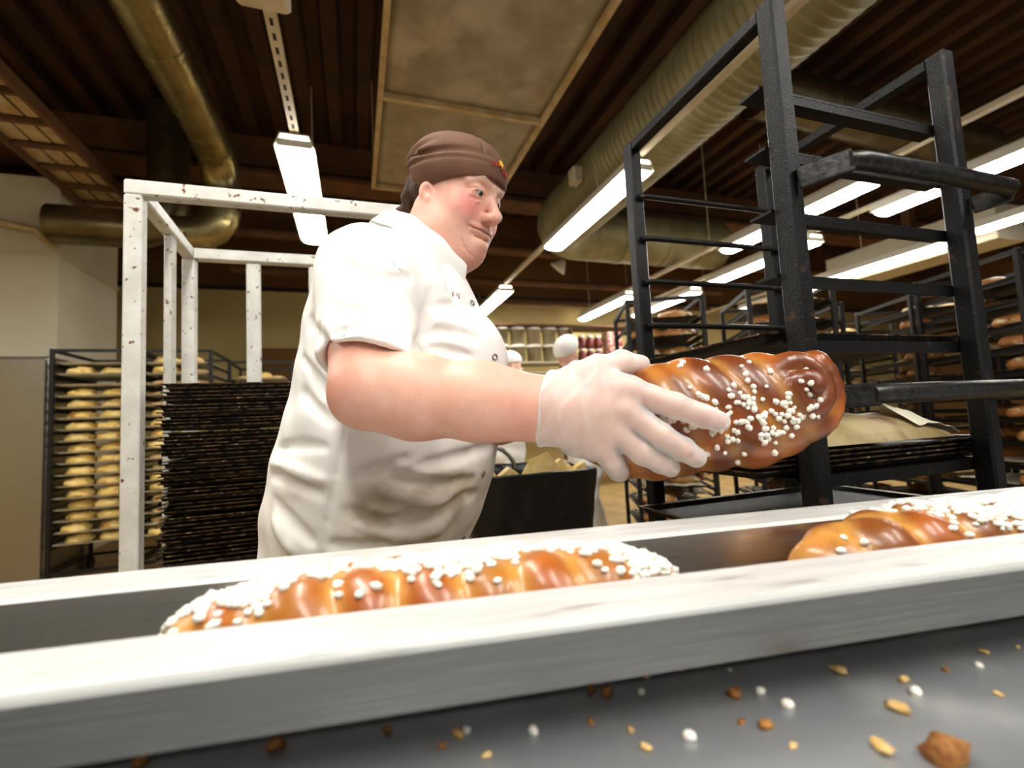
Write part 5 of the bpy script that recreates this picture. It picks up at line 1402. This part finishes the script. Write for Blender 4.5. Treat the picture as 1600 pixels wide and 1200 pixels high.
# snap buttons, name tag lettering
M['snap'] = pm('snap_metal', '#8d8a84', 0.3, 0.9)
camn = -np.array(CB)
for (x_, y_) in ((737, 474), (772, 558), (754, 740), (722, 841)):
    p = surf(vj, x_, y_)
    if p is None: continue
    g = np.array([vj.d[tuple(np.clip(np.round((p + e - vj.lo) / vj.res).astype(int), 0, vj.n - 1))] - vj.d[tuple(np.clip(np.round((p - e - vj.lo) / vj.res).astype(int), 0, vj.n - 1))] for e in np.eye(3) * 0.008]); g /= np.linalg.norm(g)
    q = Vector((0, 0, 1)).rotation_difference(Vector(g)).to_matrix()
    mb = MB(); mb.lathe([(0.0036, 0), (0.0058, 0.0004), (0.006, 0.0016), (0.0048, 0.0022), (0.0036, 0.0014), (0.0036, 0)], n=18); mb.v = [tuple(np.array(q @ Vector(v_)) + p + g * 0.0012) for v_ in mb.v]
    mb.build('snap_button', M['snap'], jk, world=True)
for i, st in enumerate((((0, 0), (0, 8), (3, 8)), ((0, 4), (3, 4)), ((7, 0), (7, 8), (11, 0), (11, 8)))):
    q = [surf(vj, 707 + a, 464 - b + a * 0.25) for a, b in st]
    if all(c is not None for c in q):
        mb = MB(); mb.tube([c + CB * 0.001 for c in q], 0.0008, 6); mb.build('name_stitching', M['emb_red'], jk, world=True)
# trousers and shoes
vt = Vol((-0.32, 0.66, 0.03), (0.36, 1.30, 0.80), 0.008)
HC = HIP.copy(); HC[2] = 0.74
vt.ell(HC, (0.16, 0.17, 0.11), 0.03)
for s in (-1, 1):
    hp = HC + FL * 0.095 * s + np.array((0, 0, -0.04)); kn = np.array((hp[0] + 0.02, hp[1] + 0.0, 0.46)); an = np.array((hp[0] - 0.01, hp[1], 0.09))
    vt.chain([hp, kn, an], [0.105, 0.075, 0.062], 0.03)
P, F = vt.mesh(); tr_o = wlink('trousers', P, F, M['cloth'], wo)
for s in (-1, 1):
    hp = HC + FL * 0.095 * s; vs2 = Vol((hp[0] - 0.16, hp[1] - 0.14, -0.01), (hp[0] + 0.24, hp[1] + 0.14, 0.14), 0.005)
    vs2.chain([(hp[0] - 0.04, hp[1], 0.045), (hp[0] + 0.06, hp[1] - 0.02, 0.042), (hp[0] + 0.12, hp[1] - 0.035, 0.036)], [0.042, 0.044, 0.034], 0.02); vs2.plane_cut((0, 0, 0.002), (0, 0, -1))
    P, F = vs2.mesh(); wlink('shoe', P, F, M['lampwhite'], wo)
# ---- thin plastic glove on the right hand
vg = Vol(va.lo, va.lo + va.res * (va.n - 1), va.res)
hand_R(vg, g=0.0046)
vg.chain([px(848, 641, 0.600), px(872, 641, 0.600), px(890, 640, 0.600)], [0.0445, 0.0415, 0.0385], 0.012)
sl, x, y, z = vg.sub(vg.lo, vg.lo + vg.res * (vg.n - 1))
wxy = (x - WR_R[0]) * HANDW[0] + (y - WR_R[1]) * HANDW[1] + (z - WR_R[2]) * HANDW[2]
fade = np.clip(1 - wxy / 0.10, 0.12, 1)
vg.d = (vg.d - fade * (0.0022 * np.maximum(0, np.sin(wxy * 210 + 60 * (z - 1.09))) ** 2 + 0.0020 * np.maximum(0, np.sin(wxy * 130 - z * 110)) ** 3) + 0.0004).astype(np.float32)
vg.plane_cut(px(846, 640, 0.60), -HANDW)
Pg, Fg = vg.mesh()
m, t, p = nt('clear_glove'); M['glove'] = m
p.inputs['Base Color'].default_value = (0.95, 0.94, 0.92, 1); p.inputs['Roughness'].default_value = 0.28
tb = N(t, 'ShaderNodeBsdfTransparent'); mx = N(t, 'ShaderNodeMixShader')
lw = N(t, 'ShaderNodeLayerWeight'); lw.inputs[0].default_value = 0.35
mr = N(t, 'ShaderNodeMapRange'); mr.inputs[3].default_value = 0.30; mr.inputs[4].default_value = 0.85
t.links.new(lw.outputs['Facing'], mr.inputs[0]); t.links.new(mr.outputs[0], mx.inputs[0])
t.links.new(tb.outputs[0], mx.inputs[1]); t.links.new(p.outputs[0], mx.inputs[2]); t.links.new(mx.outputs[0], t.nodes['Material Output'].inputs[0])
gl = wlink('glove', Pg, Fg, M['glove'], wo, relax=0)
gl['label'] = 'clear plastic glove on the hand holding the loaf'
# cuff roll of the glove
cc = px(848, 641, 0.600); s1 = np.cross(HANDW, (0, 0, 1.0)); s1 /= np.linalg.norm(s1); s2 = np.cross(HANDW, s1)
mb = MB(); mb.tube([cc + (s1 * math.cos(a) + s2 * math.sin(a)) * (0.0440 + 0.0012 * math.sin(a * 7)) + HANDW * (0.001 * math.sin(a * 5)) for a in np.linspace(0, 2 * math.pi, 40)], 0.0014, 6, caps=False); mb.build('cuff', M['glove'], gl, world=True)

# ================================================================== the loaf she holds
mC = braid_loaf(0.372, 0.158, 0.098, 21, coil=True, twists=2.3, golden=0.0, rope=True); mC.materials.append(M['crust'])
a_ = px(888, 678, 0.652); b_ = px(1282, 624, 0.668); lx = (b_ - a_) / np.linalg.norm(b_ - a_)
lz = np.array(CB) * 0.97 + np.array((0, 0, 0.18)); lz -= lx * lz.dot(lx); lz /= np.linalg.norm(lz); ly = np.cross(lz, lx)
Rl = Matrix(np.stack([lx, ly, lz], 1).tolist())
lo_ = (a_ + b_) / 2 - lz * 0.030
lc = thing('braided_loaf', 'shiny brown braided loaf with pearl sugar and a coiled end, held in her hands', 'bread', tuple(lo_), rot=Rl.to_euler())
lcb = link('crust', mC, None, lc)
sprinkle(lcb, mC, 260, lambda c, n: sstep(n[:, 2], 0.35, 0.9) * (0.03 + 1.3 * np.exp(-((c[:, 1] + 0.012 + 0.05 * c[:, 0]) / 0.026) ** 2)) * sstep(0.155 - c[:, 0], 0.0, 0.09), 9, (0.0032, 0.0052))

# ================================================================== two workers in the background
def worker(label, loc, rz, lean, head_dir, stride, arms, cap_puff, seed):
    """facing +x in local space"""
    t = thing('person', label, 'person', loc, rz)
    hip = np.array((0, 0, 0.92)); ch = hip + np.array((math.sin(lean), 0, math.cos(lean))) * 0.36; nk = hip + np.array((math.sin(lean * 1.15), 0, math.cos(lean * 1.15))) * 0.53
    hd = nk + np.array((math.sin(lean * 1.3), 0, math.cos(lean * 1.3))) * 0.13
    b = Vol((-0.5, -0.45, 0.8), (0.75, 0.45, 1.85), 0.0065)
    yaw, pit = head_dir; R_ = hr(yaw, pit)
    L = lambda p: hd + R_ @ np.array(p)
    b.ell(L((0, 0, 0.02)), (0.094, 0.074, 0.110), 0.02, R=R_); b.ell(L((0.045, 0, -0.05)), (0.05, 0.052, 0.06), 0.03, R=R_)
    b.chain([L((0.085, 0, 0.01)), L((0.108, 0, -0.032))], [0.010, 0.013], 0.012); b.ell(L((0.078, 0, -0.093)), (0.02, 0.022, 0.016), 0.015)
    b.chain([L((0.088, -0.02, -0.066)), L((0.098, 0, -0.064)), L((0.088, 0.02, -0.066))], [0.006, 0.007, 0.006], 0.006)
    for s in (-1, 1): b.ell(L((-0.005, s * 0.076, -0.01)), (0.018, 0.009, 0.03), 0.006); b.ell(L((0.094, s * 0.033, 0.004)), (0.014, 0.018, 0.011), 0.01, 's')
    b.cap(L((-0.015, 0, -0.06)), nk - (nk - ch) * 0.2, 0.055, 0.058, 0.03)
    hands = []
    for s, (el, wr) in zip((-1, 1), arms):
        sh = nk + np.array((0, s * 0.17, -0.06)); el = np.array(el); wr = np.array(wr); hands.append((sh, el, wr))
        dv = (wr - el) / np.linalg.norm(wr - el)
        b.cap(el, wr, 0.038, 0.028, 0.02); b.cap(wr, wr + dv * 0.07, 0.026, 0.028, 0.015)
        for q in (-1.5, -0.5, 0.5, 1.5): b.chain([wr + dv * 0.07 + np.array((0, q * 0.017, 0)), wr + dv * 0.115 + np.array((0, q * 0.018, -0.01)), wr + dv * 0.14 + np.array((0, q * 0.017, -0.03))], [0.011, 0.010, 0.009], 0.003)
        b.chain([wr + dv * 0.02 + np.array((0, -s * 0.025, 0)), wr + dv * 0.07 + np.array((0, -s * 0.05, -0.01))], [0.014, 0.010], 0.006)
    P, F = b.mesh(); c = np.repeat(skin[None], len(P), 0); me = np_mesh('body', P, F, color=c); link('body', me, M['skin'], t)
    j = Vol((-0.45, -0.42, 0.62), (0.6, 0.42, 1.62), 0.0075)
    j.chain([hip + np.array((0, 0, -0.16)), hip, hip * 0.5 + ch * 0.5, ch], [0.155, 0.15, 0.145, 0.15], 0.05)
    for s, (sh, el, wr) in zip((-1, 1), hands):
        j.cap(ch + np.array((0, s * 0.03, 0)), sh, 0.12, 0.07, 0.05); j.chain([sh, el, el + (wr - el) * 0.35], [0.068, 0.055, 0.050], 0.02)
    j.cap(ch, nk - (nk - ch) * 0.1, 0.11, 0.066, 0.04)
    sl, x, y, z = j.sub(j.lo, j.lo + j.res * (j.n - 1)); j.d = (j.d + 0.004 * np.sin(z * 45 + 14 * x + 2 * np.sin(y * 20))).astype(np.float32)
    P, F = j.mesh(); me = np_mesh('jacket', P, F, relax=1); link('jacket', me, M['cloth'], t)
    q = Vol((-0.6, -0.35, 0.0), (0.6, 0.35, 1.05), 0.008)
    q.ell(hip + np.array((0, 0, -0.03)), (0.14, 0.165, 0.12), 0.03)
    for s, (fx, kx) in zip((-1, 1), stride):
        q.chain([hip + np.array((0, s * 0.09, -0.06)), (kx, s * 0.10, 0.50), (fx, s * 0.10, 0.10)], [0.105, 0.085, 0.075], 0.03)
    sl, x, y, z = q.sub(q.lo, q.lo + q.res * (q.n - 1)); q.d = (q.d + 0.005 * np.sin(z * 38 + 9 * x + 2 * np.sin(z * 9))).astype(np.float32); q.plane_cut((0, 0, 0.06), (0, 0, -1))
    P, F = q.mesh(); me = np_mesh('trousers', P, F, relax=1); link('trousers', me, M['cloth'], t)
    for s, (fx, kx) in zip((-1, 1), stride):
        q = Vol((fx - 0.14, s * 0.10 - 0.09, -0.01), (fx + 0.24, s * 0.10 + 0.09, 0.13), 0.006)
        q.chain([(fx - 0.05, s * 0.10, 0.042), (fx + 0.06, s * 0.10, 0.042), (fx + 0.15, s * 0.10, 0.034)], [0.042, 0.042, 0.033], 0.02); q.plane_cut((0, 0, 0.002), (0, 0, -1))
        P, F = q.mesh(); link('shoe', np_mesh('shoe', P, F), M['lampwhite'], t)
    q = Vol(hd - 0.22, hd + 0.24, 0.006)
    q.ell(L((-0.012, 0, 0.060)), (0.112, 0.092, 0.096), 0.02, R=R_); q.ell(L((-0.06, 0, 0.062)), (0.08 + cap_puff, 0.088, 0.075), 0.03, R=R_)
    q.plane_cut(L((0.0, 0, 0.035)), R_ @ np.array((0.25, 0, -0.95)))
    P, F = q.mesh(); link('cap', np_mesh('cap', P, F, relax=1), M['cloth'], t)
    return t
p1 = on_y(800, 545, 4.2); p2 = on_y(888, 545, 3.4)
worker('worker in a white cap in profile just past the woman\'s chest', (float(p1[0]) - 0.08, 4.2, 0), -0.05, 0.08, (0.0, -0.12), ((0.02, 0.03), (-0.03, 0.0)), (((0.12, -0.24, 1.18), (0.34, -0.14, 1.10)), ((0.12, 0.24, 1.18), (0.34, 0.14, 1.10))), 0.0, 1)
worker('worker in white with bowed white-capped head behind the waste bin', (float(p2[0]) + 0.12, 3.4, 0), math.pi + 0.35, 0.22, (0.25, -0.75), ((-0.22, -0.05), (0.18, 0.16)), (((0.22, -0.24, 1.14), (0.44, -0.14, 1.06)), ((0.22, 0.24, 1.14), (0.44, 0.14, 1.06))), 0.02, 2)
